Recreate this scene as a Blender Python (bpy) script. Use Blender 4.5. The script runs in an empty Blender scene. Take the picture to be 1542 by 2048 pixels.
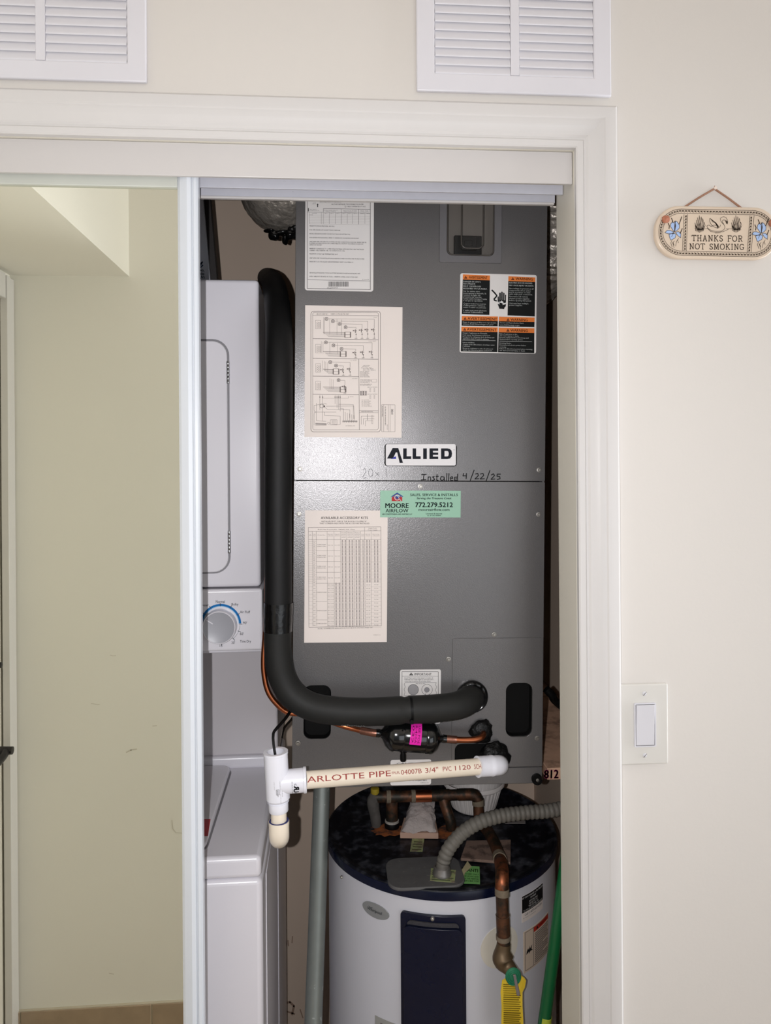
import bpy, bmesh, math, random
from mathutils import Vector, Matrix, noise as mnoise

# ------------------------------------------------------------------ camera
SC = bpy.context.scene
COL = SC.collection
FPX, CX, CY, PSI, ROLL, CAMZ = 1480.0, 771.0, 920.0, math.radians(4.3), -0.007, 1.57
CAM = Vector((0, 0, CAMZ))
_F = Vector((math.sin(PSI), math.cos(PSI), 0))
_R0 = Vector((math.cos(PSI), -math.sin(PSI), 0)); _U0 = Vector((0, 0, 1))
_U = (_U0 - ROLL * _R0).normalized(); _R = (_R0 + ROLL * _U0).normalized()
cam = bpy.data.objects.new('camera', bpy.data.cameras.new('camera'))
COL.objects.link(cam)
cam.data.sensor_fit = 'VERTICAL'; cam.data.sensor_height = 24.0
cam.data.lens = FPX / 2048.0 * 24.0
cam.data.shift_y = -(1024.0 - CY) / 2048.0
cam.data.clip_start = 0.02
cam.matrix_world = Matrix(((_R.x, _U.x, -_F.x, CAM.x), (_R.y, _U.y, -_F.y, CAM.y),
                           (_R.z, _U.z, -_F.z, CAM.z), (0, 0, 0, 1)))
SC.camera = cam

# ------------------------------------------------------------------ world, light, exposure
world = bpy.data.worlds.new('world'); SC.world = world; world.use_nodes = True
wb = world.node_tree.nodes['Background']
wb.inputs[0].default_value = (0.88, 0.94, 1.0, 1); wb.inputs[1].default_value = 0.26
def lamp(name, kind, loc, energy, color=(1, 1, 1), **kw):
    d = bpy.data.lights.new(name, kind); d.energy = energy; d.color = color
    for k, v in kw.items(): setattr(d, k, v)
    o = bpy.data.objects.new(name, d); COL.objects.link(o); o.location = loc
    return o
fl = lamp('phone_flash', 'SPOT', (-0.046, -0.004, CAMZ), 46.0, (0.98, 0.975, 1.0),
          shadow_soft_size=0.004, spot_size=math.radians(130), spot_blend=0.9)
fl.rotation_euler = (math.radians(84), 0, -PSI)
day_fill = lamp('daylight_fill', 'AREA', (1.7, -2.2, 0.95), 24.0, (0.90, 0.95, 1.0), shape='RECTANGLE', size=2.2, size_y=1.8)  # added soft lamp standing in for daylight from behind the camera
day_fill.rotation_euler = (math.radians(90), 0, math.radians(24))
hl = lamp('hall_fill', 'AREA', (2.4, 1.0, 1.2), 90.0, (0.93, 0.96, 1.0), shape='RECTANGLE', size=0.7, size_y=1.9)  # added fill in place of mirror-bounced flash, brightens the hall wall
hl.rotation_euler = (math.radians(90), 0, math.radians(106))
SC.view_settings.view_transform = 'Standard'; SC.view_settings.look = 'None'
SC.view_settings.gamma = 1.0; SC.view_settings.use_curve_mapping = False
SC.view_settings.exposure = -0.19

# ------------------------------------------------------------------ geometry of the place
def W(px, py, Y):                     # point on the plane y = Y seen at that place in the photograph
    d = _F + (px - CX) / FPX * _R - (py - CY) / FPX * _U
    return CAM + d * (Y / d.y)
def ray(px, py):
    return _F + (px - CX) / FPX * _R - (py - CY) / FPX * _U
AO = Vector((-0.0703, 1.30054, 0.99714))
AM = Matrix(((0.99983, 0.0120, 0.01383), (-0.01189, 0.9999, -0.00817), (-0.01392, 0.0080, 0.99987)))
def A(px, py, off=0.0):               # (u, v) on the face of the air handler
    n = AM @ Vector((0, 1, 0)); d = ray(px, py)
    o = AO - n * off
    p = CAM + d * ((o - CAM).dot(n) / d.dot(n))
    q = AM.transposed() @ (p - AO)
    return q.x, q.z
AW, AH, AD = 0.4445, 1.045, 0.52

# ------------------------------------------------------------------ materials
def lin(c):
    c = c / 255.0
    return c / 12.92 if c <= 0.04045 else ((c + 0.055) / 1.055) ** 2.4
MATS = {}
def mat(name, rgb, rough=0.5, metal=0.0, var=0.06, vscale=12.0, bump=0.0, bscale=200.0, bdist=0.001, trans=0.0, alpha=1.0, spec=0.5, coat=0.0, second=None, sscale=6.0, sedge=(0.5, 0.62)):
    if name in MATS: return MATS[name]
    m = bpy.data.materials.new(name); m.use_nodes = True; MATS[name] = m
    nt = m.node_tree; N = nt.nodes; L = nt.links
    b = N['Principled BSDF']
    tc = N.new('ShaderNodeTexCoord')
    nz = N.new('ShaderNodeTexNoise'); nz.inputs['Scale'].default_value = vscale; nz.inputs['Detail'].default_value = 4
    L.new(tc.outputs['Object'], nz.inputs['Vector'])
    c = [lin(v) for v in rgb]
    mx = N.new('ShaderNodeMix'); mx.data_type = 'RGBA'
    mx.inputs['A'].default_value = [max(0, v * (1 - var)) for v in c] + [1]
    mx.inputs['B'].default_value = [min(1, v * (1 + var)) for v in c] + [1]
    L.new(nz.outputs['Fac'], mx.inputs['Factor'])
    out = mx.outputs['Result']
    if second:
        n2 = N.new('ShaderNodeTexNoise'); n2.inputs['Scale'].default_value = sscale; n2.inputs['Detail'].default_value = 6
        n2.inputs['Roughness'].default_value = 0.65
        L.new(tc.outputs['Object'], n2.inputs['Vector'])
        rp = N.new('ShaderNodeMapRange'); rp.inputs['From Min'].default_value = sedge[0]; rp.inputs['From Max'].default_value = sedge[1]
        L.new(n2.outputs['Fac'], rp.inputs['Value'])
        m2 = N.new('ShaderNodeMix'); m2.data_type = 'RGBA'
        m2.inputs['B'].default_value = [lin(v) for v in second] + [1]
        L.new(rp.outputs['Result'], m2.inputs['Factor']); L.new(out, m2.inputs['A'])
        out = m2.outputs['Result']
    L.new(out, b.inputs['Base Color'])
    b.inputs['Roughness'].default_value = rough; b.inputs['Metallic'].default_value = metal
    b.inputs['Specular IOR Level'].default_value = spec
    b.inputs['Coat Weight'].default_value = coat
    if trans: b.inputs['Transmission Weight'].default_value = trans
    if alpha < 1: b.inputs['Alpha'].default_value = alpha
    if bump:
        nb = N.new('ShaderNodeTexNoise'); nb.inputs['Scale'].default_value = bscale; nb.inputs['Detail'].default_value = 3
        L.new(tc.outputs['Object'], nb.inputs['Vector'])
        bp = N.new('ShaderNodeBump'); bp.inputs['Strength'].default_value = bump; bp.inputs['Distance'].default_value = bdist
        L.new(nb.outputs['Fac'], bp.inputs['Height']); L.new(bp.outputs['Normal'], b.inputs['Normal'])
    return m
def ink(rgb, name=None):
    return mat('ink_%d_%d_%d' % tuple(rgb), rgb, 0.6, var=0.03, spec=0.15)
M_wall = mat('cream_wall_paint', (208, 203, 197), 0.55, var=0.012, vscale=3, bump=0.10, bscale=160)
M_hall = mat('beige_hall_paint', (230, 227, 219), 0.6, var=0.03, vscale=3, bump=0.08, bscale=160)
M_closet = mat('closet_paint', (204, 184, 166), 0.7, var=0.05, vscale=4, bump=0.1, bscale=120)
M_ceil = mat('ceiling_paint', (232, 224, 214), 0.7, var=0.01, bump=0.1, bscale=90)
M_trim = mat('white_trim_paint', (204, 201, 199), 0.28, var=0.015, vscale=20, bump=0.05, bscale=90)
M_jamb = mat('worn_jamb_paint', (222, 217, 205), 0.5, var=0.03, vscale=9, bump=0.08, bscale=60, second=(150, 147, 138), sscale=30, sedge=(0.70, 0.76))
M_track = mat('white_track_enamel', (196, 192, 190), 0.35, var=0.02)
M_trackin = mat('gray_track_metal', (188, 188, 196), 0.45, var=0.05, vscale=60, second=(120, 118, 118), sscale=70, sedge=(0.70, 0.74))
M_frame = mat('white_door_enamel', (202, 206, 212), 0.22, var=0.02)
M_mirror = mat('mirror_silver', (240, 240, 228), 0.0, 1.0, var=0.0)
M_grille = mat('white_grille_enamel', (212, 210, 215), 0.35, var=0.02)
M_dark = mat('painted_duct_shade', (60, 56, 54), 0.9)  # dark color stands for the unlit duct behind the grille blades
M_unit = mat('gray_textured_paint', (106, 104, 104), 0.28, 0.40, var=0.10, vscale=700, bump=0.20, bscale=750, bdist=0.0011)
M_unit2 = mat('gray_cabinet_paint', (98, 96, 98), 0.45, 0.1, var=0.05, vscale=300)
M_paper = mat('white_label_paper', (222, 212, 206), 0.6, var=0.015)
M_vinyl = mat('white_label_vinyl', (214, 210, 208), 0.35, var=0.015)
M_black = mat('black_plastic', (8, 8, 9), 0.45, spec=.18, var=0.2, vscale=40)
M_blackm = mat('black_cavity', (6, 6, 6), 0.7, var=0.1, spec=.15)
M_tape = mat('black_vinyl_tape', (10, 10, 11), 0.22, var=0.2, bump=0.35, bscale=90, bdist=0.002)
M_mastic = mat('black_cork_tape', (9, 9, 9), 0.45, spec=.22, var=0.3, vscale=60, bump=0.8, bscale=140, bdist=0.003)
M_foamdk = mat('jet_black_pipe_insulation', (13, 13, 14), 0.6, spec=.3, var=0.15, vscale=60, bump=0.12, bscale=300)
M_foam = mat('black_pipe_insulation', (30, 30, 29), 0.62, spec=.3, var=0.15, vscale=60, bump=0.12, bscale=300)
M_copper = mat('copper', (178, 104, 70), 0.32, 1.0, var=0.2, vscale=60)
M_oldcop = mat('tarnished_copper', (96, 62, 42), 0.5, 0.55, var=0.4, vscale=45, bump=0.25, bscale=150, second=(44, 40, 33), sscale=34, sedge=(0.42, 0.58))
M_dullcop = mat('dull_copper', (140, 82, 54), 0.42, 0.8, var=0.3, vscale=60, bump=0.15, bscale=150, second=(70, 52, 40), sscale=40, sedge=(0.5, 0.62))
M_solder = mat('solder_crust', (112, 100, 84), 0.85, var=0.3, vscale=200, bump=0.6, bscale=300)
M_pvc = mat('cream_pvc', (232, 220, 202), 0.3, var=0.02)
M_pvcw = mat('white_pvc', (226, 226, 234), 0.25, var=0.02)
M_appl = mat('white_appliance_enamel', (224, 221, 227), 0.25, var=0.015, vscale=4)
M_appl2 = mat('white_appliance_front', (228, 225, 230), 0.22, var=0.015, vscale=4)
M_gask = mat('gray_door_gasket', (128, 126, 130), 0.5)
M_steel = mat('zinc_screw', (158, 154, 148), 0.42, 0.85, var=0.15, vscale=300)
M_chrome = mat('chrome_hinge', (190, 190, 192), 0.2, 0.9)
M_tank = mat('white_tank_enamel', (200, 200, 207), 0.3, var=0.02, vscale=5, second=(186, 178, 166), sscale=14, sedge=(0.70, 0.80))
M_navy = mat('navy_enamel', (10, 16, 38), 0.25, spec=.3, var=0.15, vscale=20)
M_cap = mat('dusty_navy_cap', (7, 9, 17), 0.42, spec=.3, var=0.3, vscale=18, second=(84, 86, 94), sscale=42, sedge=(0.50, 0.84))
M_galv = mat('galvanized_steel', (128, 133, 129), 0.45, 0.5, var=0.16, vscale=30, second=(176, 180, 176), sscale=60, sedge=(0.64, 0.70))
M_wood = mat('raw_lumber', (196, 156, 130), 0.75, var=0.18, vscale=40, bump=0.3, bscale=90, second=(124, 96, 80), sscale=24, sedge=(0.5, 0.7))
M_foil = mat('crumpled_foil', (176, 168, 158), 0.42, 0.6, var=0.25, vscale=40, bump=1.0, bscale=55, bdist=0.006)

# ------------------------------------------------------------------ mesh helpers
def prop(o, label=None, cat=None, group=None, kind=None):
    if label: o['label'] = label
    if cat: o['category'] = cat
    if group: o['group'] = group
    if kind: o['kind'] = kind
    return o
def thing(name, loc, label, cat, group=None, kind=None):
    o = bpy.data.objects.new(name, None); COL.objects.link(o); o.location = loc
    o.empty_display_size = 0.05
    return prop(o, label, cat, group, kind)
def world_origin(p):
    v = Vector((0, 0, 0))
    while p is not None:
        v += p.location; p = p.parent
    return v
class MB:
    def __init__(s): s.v = []; s.f = []; s.m = []; s.mi = 0
    def add(s, vs, fs):
        n = len(s.v); s.v += [Vector(v) for v in vs]
        for f in fs: s.f.append([i + n for i in f]); s.m.append(s.mi)
        return s
    def box(s, x0, y0, z0, x1, y1, z1):
        return s.add([(x0,y0,z0),(x1,y0,z0),(x1,y1,z0),(x0,y1,z0),(x0,y0,z1),(x1,y0,z1),(x1,y1,z1),(x0,y1,z1)],
                     [(0,3,2,1),(4,5,6,7),(0,1,5,4),(1,2,6,5),(2,3,7,6),(3,0,4,7)])
    def prism(s, poly, y0, y1, mp=None):        # 2-D outline (u,v) pulled from y0 (front) to y1 (back)
        n = len(poly); mp = mp or (lambda u, y, v: (u, y, v))
        vs = [mp(u, y0, v) for u, v in poly] + [mp(u, y1, v) for u, v in poly]
        fs = [list(range(n)), list(range(2*n-1, n-1, -1))] + [(i, i+n, (i+1) % n + n, (i+1) % n) for i in range(n)]
        return s.add(vs, fs)
    def lathe(s, prof, segs=32, base=(0,0,0), axis=(0,0,1), close=False):   # profile of (radius, distance along the axis)
        a = Vector(axis).normalized(); b = Vector(base)
        t = Vector((1,0,0)) if abs(a.x) < 0.9 else Vector((0,1,0))
        e1 = a.cross(t).normalized(); e2 = a.cross(e1)
        vs = []; fs = []; k = len(prof)
        for i in range(segs):
            w = 2*math.pi*i/segs; dr = e1*math.cos(w) + e2*math.sin(w)
            for r, h in prof: vs.append(b + a*h + dr*r)
        for i in range(segs):
            j = (i+1) % segs
            for q in range(k-1): fs.append((i*k+q, j*k+q, j*k+q+1, i*k+q+1))
        return s.add(vs, fs)
    def build(s, name, m, parent=None, smooth=None, bevel=0, seg=2, label=None, local=False, recalc=True):
        me = bpy.data.meshes.new(name)
        o0 = Vector((0,0,0)) if (parent is None or local) else world_origin(parent)
        me.from_pydata([v - o0 for v in s.v], [], s.f)
        ms = m if isinstance(m, (list, tuple)) else [m]
        for x in ms: me.materials.append(x)
        if len(ms) > 1: me.polygons.foreach_set('material_index', s.m)
        bm = bmesh.new(); bm.from_mesh(me)
        bmesh.ops.remove_doubles(bm, verts=bm.verts, dist=1e-6)
        if recalc: bmesh.ops.recalc_face_normals(bm, faces=bm.faces)
        bm.to_mesh(me); bm.free()
        o = bpy.data.objects.new(name, me); COL.objects.link(o)
        if parent is not None: o.parent = parent
        if bevel:
            b = o.modifiers.new('bevel', 'BEVEL'); b.width = bevel; b.segments = seg; b.limit_method = 'ANGLE'; b.angle_limit = math.radians(35)
        if smooth is not None or bevel:
            me.polygons.foreach_set('use_smooth', [True]*len(me.polygons))
            me.set_sharp_from_angle(angle=math.radians(smooth or 32))
        if label: o['label'] = label
        return o
def rrect(x0, y0, x1, y1, r, n=5):
    out = []
    for cx, cy, a in ((x1-r, y1-r, 0), (x0+r, y1-r, 90), (x0+r, y0+r, 180), (x1-r, y0+r, 270)):
        for i in range(n+1):
            w = math.radians(a + 90*i/n); out.append((cx + r*math.cos(w), cy + r*math.sin(w)))
    return out
def holed(outer, holes, y0, y1):          # flat sheet with cut-outs, real thickness
    cu = bpy.data.curves.new('sheet', 'CURVE'); cu.dimensions = '2D'; cu.fill_mode = 'BOTH'; cu.extrude = (y1-y0)/2
    for ring in [outer] + holes:
        sp = cu.splines.new('POLY'); sp.points.add(len(ring)-1); sp.use_cyclic_u = True
        for p, (x, y) in zip(sp.points, ring): p.co = (x, y, 0, 1)
    o = bpy.data.objects.new('sheet', cu); me = bpy.data.meshes.new_from_object(o)
    b = MB(); ym = (y0+y1)/2
    b.add([(v.co.x, ym - v.co.z, v.co.y) for v in me.vertices], [list(p.vertices) for p in me.polygons])
    bpy.data.objects.remove(o); bpy.data.curves.remove(cu); bpy.data.meshes.remove(me); return b
class Path:                                   # a smooth run of pipe through points
    def __init__(s, pts, step=0.006):
        P = [Vector(p) for p in pts]; Q = []
        E = [2*P[0]-P[1]] + P + [2*P[-1]-P[-2]]
        for i in range(1, len(E)-2):
            a, b, c, d = E[i-1:i+3]; n = max(2, int((c-b).length/step))
            for k in range(n):
                t = k/n
                Q.append(0.5*((2*b) + (c-a)*t + (2*a-5*b+4*c-d)*t*t + (3*b-a-3*c+d)*t**3))
        Q.append(P[-1]); s.p = Q
        s.s = [0]
        for i in range(1, len(Q)): s.s.append(s.s[-1] + (Q[i]-Q[i-1]).length)
        s.len = s.s[-1]
        T = [(Q[min(i+1, len(Q)-1)] - Q[max(i-1, 0)]).normalized() for i in range(len(Q))]
        n = Vector((0,-1,0)); n = (n - T[0]*n.dot(T[0]))
        if n.length < 1e-3: n = Vector((1,0,0)) - T[0]*T[0].x
        n.normalize(); s.t = T; s.n = [n]
        for i in range(1, len(Q)):
            n = n - T[i]*n.dot(T[i]); n.normalize(); s.n.append(n.copy())
    def at(s, d, phi, r):                     # a point at arc length d, angle phi, radius r
        d = max(0, min(s.len, d)); i = 0; lo, hi = 0, len(s.s)-1
        while hi - lo > 1:
            mid = (lo+hi)//2
            if s.s[mid] <= d: lo = mid
            else: hi = mid
        i = lo; t = (d - s.s[i])/max(1e-9, s.s[i+1]-s.s[i])
        p = s.p[i].lerp(s.p[i+1], t); tt = s.t[i].lerp(s.t[i+1], t).normalized()
        n = s.n[i].lerp(s.n[i+1], t); n = (n - tt*n.dot(tt)).normalized(); b = tt.cross(n)
        return p + (n*math.cos(phi) + b*math.sin(phi))*r
    def tube(s, mb, r, segs=16, d0=None, d1=None, rf=None, caps=True, wob=0, seed=0):
        ds = [d for d in s.s if (d0 is None or d > d0) and (d1 is None or d < d1)]
        if d0 is not None: ds = [d0] + ds
        if d1 is not None: ds = ds + [d1]
        vs = []; fs = []; k = segs
        for d in ds:
            rr = rf(d) if rf else r
            for j in range(segs):
                w = 2*math.pi*j/segs; q = rr
                if wob:
                    c = s.at(d, w, rr); q = rr + wob*mnoise.noise(c*40 + Vector((seed, 0, 0)))
                vs.append(s.at(d, w, q))
        for i in range(len(ds)-1):
            for j in range(k): fs.append((i*k+j, i*k+(j+1) % k, (i+1)*k+(j+1) % k, (i+1)*k+j))
        if caps: fs += [tuple(range(k-1, -1, -1)), tuple(range((len(ds)-1)*k, len(ds)*k))]
        return mb.add(vs, fs)
def pipe_obj(name, pts, r, m, parent=None, segs=16, step=0.006, label=None, rf=None, wob=0, seed=0):
    p = Path(pts, step); o = p.tube(MB(), r, segs, rf=rf, wob=wob, seed=seed).build(name, m, parent, smooth=50, label=label)
    return p, o
def blob(name, c, rad, m, parent=None, amp=0.3, freq=60, seed=0, sub=3, local=False):
    bm = bmesh.new(); bmesh.ops.create_icosphere(bm, subdivisions=sub, radius=1)
    mb = MB()
    for v in bm.verts:
        d = v.co.copy(); p = Vector((d.x*rad[0], d.y*rad[1], d.z*rad[2]))
        k = 1 + amp*mnoise.noise(p*freq + Vector((seed*3.1, seed*1.7, seed)))
        v.co = p*k
    mb.add([v.co + Vector(c) for v in bm.verts], [[v.index for v in f.verts] for f in bm.faces]); bm.free()
    return mb.build(name, m, parent, smooth=60, local=local)

# ------------------------------------------------------------------ lettering
_TC = {}
def glyphs(text, bold=0.0, shear=0.0, res=2, cuts=0):
    key = (text, bold, shear, res, cuts)
    if key in _TC: return _TC[key]
    cu = bpy.data.curves.new('lettering', 'FONT'); cu.body = text; cu.size = 1; cu.shear = shear
    cu.resolution_u = res; cu.fill_mode = 'FRONT'
    o = bpy.data.objects.new('lettering', cu)
    me = bpy.data.meshes.new_from_object(o)
    V = [(v.co.x, v.co.y) for v in me.vertices]; Fc = [list(p.vertices) for p in me.polygons]
    if cuts:
        bm = bmesh.new(); bm.from_mesh(me); bmesh.ops.triangulate(bm, faces=bm.faces)
        bmesh.ops.subdivide_edges(bm, edges=bm.edges, cuts=cuts, use_grid_fill=True)
        bm.verts.index_update(); V = [(v.co.x, v.co.y) for v in bm.verts]; Fc = [[v.index for v in f.verts] for f in bm.faces]; bm.free()
    if bold:                                 # heavier strokes: the same letters again, a hair to either side
        n = len(V); k = bold*.75; V0, F0 = V, Fc; V, Fc = [], []
        sh = ((-k, -k*.5), (k, k*.5), (-k, k*.5), (k, -k*.5)) if res > 1 else ((-k, 0), (k, 0))
        for i, (dx, dy) in enumerate(sh): V += [(x+dx, y+dy) for x, y in V0]; Fc += [[j+i*n for j in f] for f in F0]
    bpy.data.objects.remove(o); bpy.data.curves.remove(cu); bpy.data.meshes.remove(me)
    _TC[key] = (V, Fc); return V, Fc
CAP = max(v[1] for v in glyphs('H')[0])
class Ink:
    """flat print on a surface: shapes drawn in (x, y-down) drawing units, carried to 3-D by place(x, y, height)"""
    def __init__(s, place): s.place = place; s.mb = MB(); s.mats = []
    cuts = 0                                 # letters on a round pipe are cut finer so they bend with it
    def _m(s, m):
        if m not in s.mats: s.mats.append(m)
        s.mb.mi = s.mats.index(m)
    def poly(s, pts, m, layer=1):
        s._m(m); s.mb.add([s.place(x, y, layer*0.00012) for x, y in pts], [list(range(len(pts)))])
    div = 1                                  # on a round tank, wide shapes are cut into strips that follow it
    def rect(s, x0, y0, x1, y1, m, layer=1):
        for i in range(s.div):
            a, c = x0+(x1-x0)*i/s.div, x0+(x1-x0)*(i+1)/s.div
            s.poly([(a,y1),(c,y1),(c,y0),(a,y0)], m, layer)
    def line(s, x0, y0, x1, y1, w, m, layer=2):
        if s.div > 1 and abs(x1-x0) > w*2:
            k, s.div = s.div, 1
            for i in range(k): s.line(x0+(x1-x0)*i/k, y0+(y1-y0)*i/k, x0+(x1-x0)*(i+1)/k, y0+(y1-y0)*(i+1)/k, w, m, layer)
            s.div = k; return
        dx, dy = x1-x0, y1-y0; L = math.hypot(dx, dy) or 1; nx, ny = -dy/L*w/2, dx/L*w/2
        s.poly([(x0+nx,y0+ny),(x1+nx,y1+ny),(x1-nx,y1-ny),(x0-nx,y0-ny)], m, layer)
    def stroke(s, pts, w, m, layer=2, closed=False):
        pts = list(pts) + ([pts[0]] if closed else [])
        for a, b in zip(pts, pts[1:]): s.line(a[0], a[1], b[0], b[1], w, m, layer)
        if len(pts) > 2 and w > 2:
            for a in pts[1:-1]: s.disc(a[0], a[1], w/2, m, layer, 6)
    def frame(s, x0, y0, x1, y1, w, m, layer=2, r=0):
        if r:
            s.stroke(rrect(x0, y0, x1, y1, r, 4), w, m, layer, True); return
        for a in ((x0,y0,x1,y0),(x1,y0,x1,y1),(x1,y1,x0,y1),(x0,y1,x0,y0)): s.line(*a, w, m, layer)
    def disc(s, x, y, r, m, layer=1, n=20, ry=None):
        s.poly([(x+r*math.cos(2*math.pi*i/n), y-(ry or r)*math.sin(2*math.pi*i/n)) for i in range(n)], m, layer)
    def ring(s, x, y, r, w, m, layer=2, n=24, a0=0, a1=360):
        for i in range(n):
            p = math.radians(a0+(a1-a0)*i/n); q = math.radians(a0+(a1-a0)*(i+1)/n)
            s.poly([(x+k*math.cos(t), y-k*math.sin(t)) for k, t in ((r-w/2,p),(r+w/2,p),(r+w/2,q),(r-w/2,q))], m, layer)
    def text(s, t, x0, y0, x1, y1, m, bold=0.0, shear=0.0, layer=3, res=2):       # box: left, top of capitals, right, baseline
        s.text3(t, (x0,y1), (x1,y1), (x0,y0), m, bold, shear, layer, res)
    def text3(s, t, bl, br, tl, m, bold=0.0, shear=0.0, layer=3, res=2):
        V, Fc = glyphs(t, bold, shear, res, s.cuts)
        if not V: return
        a = min(v[0] for v in V); b = max(v[0] for v in V)
        ux, uy = br[0]-bl[0], br[1]-bl[1]; vx, vy = tl[0]-bl[0], tl[1]-bl[1]
        pts = []
        for x, y in V:
            p = (x-a)/(b-a); q = y/CAP
            pts.append(s.place(bl[0]+ux*p+vx*q, bl[1]+uy*p+vy*q, layer*0.00012))
        s._m(m); s.mb.add(pts, Fc)
    def warn(s, x, y, w, h, m, mbang=None, layer=3):
        s.poly([(x, y+h), (x+w, y+h), (x+w/2, y)], m, layer)
        if mbang: s.rect(x+w*.46, y+h*.35, x+w*.54, y+h*.7, mbang, layer+1); s.rect(x+w*.46, y+h*.78, x+w*.54, y+h*.88, mbang, layer+1)
    def build(s, name, parent, local=False, label=None):
        return s.mb.build(name, s.mats, parent, local=local, recalc=False, label=label)
K_black = ink((22, 22, 24)); K_gray = ink((96, 90, 88)); K_lite = ink((150, 142, 138)); K_white = ink((214, 212, 210)); K_orange = ink((214, 110, 40))

# ================================================================== STRUCTURE
def struct(o, label, cat): return prop(o, label, cat, kind='structure')
XJ, ZH = 0.3734, 2.039              # inner edge of the casing, head of the opening
XE = -0.838                         # end wall of the hall, left side of the closet
b = MB(); b.box(XE, 1.1, ZH+.012, 2.6, 1.19, 2.46); b.box(XJ+.012, 1.1, 0, 2.6, 1.19, ZH+.012)
struct(b.build('wall_front', M_wall), 'cream painted wall around the closet opening', 'wall')
struct(MB().box(XE-.1, 1.95, 0, 0.64, 2.05, 2.46).build('wall_back', M_closet), 'tan back wall of the closet behind the units', 'wall')
struct(MB().box(0.54, 1.19, 0, 0.64, 1.95, 2.46).build('wall_right', M_closet), 'tan right side wall inside the closet', 'wall')
struct(MB().box(XE-.1, 1.19, 0, XE, 1.95, 2.46).build('wall_left', M_closet), 'left side wall inside the closet behind the mirror door', 'wall')
b = MB(); b.box(-1.3, 0.11, 0, -0.36, 0.23, 2.46)
struct(b.build('wall_rear', M_hall), 'beige hall wall seen in the sliding mirror', 'wall')
b = MB(); b.box(XE-.1, 0.23, 2.05, XE, 1.1, 2.46); b.box(XE-.1, 1.05, 0, XE, 1.19, 2.05)
struct(b.build('wall_end', M_hall), 'short hall end wall around the white door in the mirror', 'wall')
struct(MB().box(-3, -4, -0.1, 3.2, 2.05, 0).build('floor', mat('tan_floor_tile', (170, 150, 128), 0.35, var=0.12, vscale=8)), 'tan tiled floor', 'floor')
struct(MB().box(-3, -4, 2.46, 3.2, 2.05, 2.56).build('ceiling', M_ceil), 'off-white ceiling', 'ceiling')
b = MB(); b.box(XE, 0.23, 2.064, -0.53, 1.1, 2.46)
struct(b.build('soffit', M_hall), 'lowered beige soffit over the hall end, seen in the mirror', 'soffit')
# door casing with its moulded profile, mitred at the corner
PROF = [(0,0),(0,.0085),(.002,.0105),(.010,.0112),(.012,.0095),(.015,.0095),(.018,.012),(.030,.0135),(.036,.0155),(.041,.0155),(.043,.0175),(.050,.0180),(.0585,.0175),(.0625,.0135),(.0625,0)]
def casing(p0, p1):
    n = len(PROF); b = MB()
    b.add([(p0(t)[0], 1.1-h, p0(t)[1]) for t, h in PROF] + [(p1(t)[0], 1.1-h, p1(t)[1]) for t, h in PROF],
          [(i, i+1, i+1+n, i+n) for i in range(n-1)] + [tuple(range(n)), tuple(range(2*n-1, n-1, -1))])
    return b
struct(casing(lambda t: (XE+.001, ZH+t), lambda t: (XJ+t, ZH+t)).build('trim_1', M_trim, smooth=25), 'white moulded head casing above the closet opening', 'trim')
struct(casing(lambda t: (XJ+t, ZH+t), lambda t: (XJ+t, 0.0)).build('trim_2', M_trim, smooth=25), 'white moulded side casing right of the closet opening', 'trim')
struct(MB().box(XJ, 1.101, 0, XJ+.0119, 1.19, ZH).build('trim_3', M_jamb, bevel=.0012), 'scuffed off-white jamb inside the casing right of the opening', 'trim')
struct(MB().box(XE, 1.101, ZH, XJ+.0119, 1.19, ZH+.0119).build('trim_4', M_jamb), 'head jamb above the sliding door track', 'trim')
# tiles of the baseboard on the hall wall (seen in the mirror)
bb = thing('baseboard_left', (-0.838, 0.23, 0), 'brown tile baseboard along the hall wall in the mirror', 'baseboard', kind='structure')
M_tile = mat('brown_tile', (160, 140, 118), 0.4, var=0.22, vscale=22, bump=0.15, bscale=80)
for x0, x1 in ((-0.838, -0.821), (-0.819, -0.484), (-0.481, -0.361)):
    MB().box(x0, 0.231, 0.002, x1, 0.240, 0.127).build('tile', M_tile, bb, bevel=.0015)
MB().box(-0.838, 0.2302, 0.0, -0.361, 0.2375, 0.129).build('grout', mat('grout', (196, 186, 168), 0.8), bb)
# old scuffs on the hall wall (seen in the mirror) and dark stains low on the closet back wall
def smudge(parent, name, place, pts, w, m):
    I_ = Ink(place); I_.stroke(pts, w, m); return I_.build(name, parent)
def in_mirror(x, y, h): p = W(x, y, 2*1.124-.23); return (p.x, .2304+h, p.z)
k_sc = ink((206, 200, 186))
for pts, w in (([(220,1310),(226,1311.5),(232,1311)],1.2), ([(252,1505),(262,1500),(274,1498)],2.4), ([(305,1452),(314,1451)],1.8), ([(344,1640),(346,1658),(352,1665),(364,1666)],1.4), ([(218,1946),(228,1948)],1.5), ([(182,1407),(200,1409)],1.0)):
    smudge(bpy.data.objects['wall_rear'], 'scuff', in_mirror, pts, w, k_sc)
def on_back(x, y, h): p = W(x, y, 1.95); return (p.x, 1.9497-h, p.z)
k_st = ink((150, 126, 110))
for pts, w in (([(571,1874),(573,1888),(571,1896)],2.6), ([(585,1872),(584,1886)],2.0), ([(576,1880),(577,1892)],2.2), ([(567,2006),(580,2004),(588,2012),(584,2030)],4.5), ([(572,2022),(590,2028)],3.5), ([(600,2018),(606,2036)],2.2)):
    smudge(bpy.data.objects['wall_back'], 'stain', on_back, pts, w, k_st)
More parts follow.
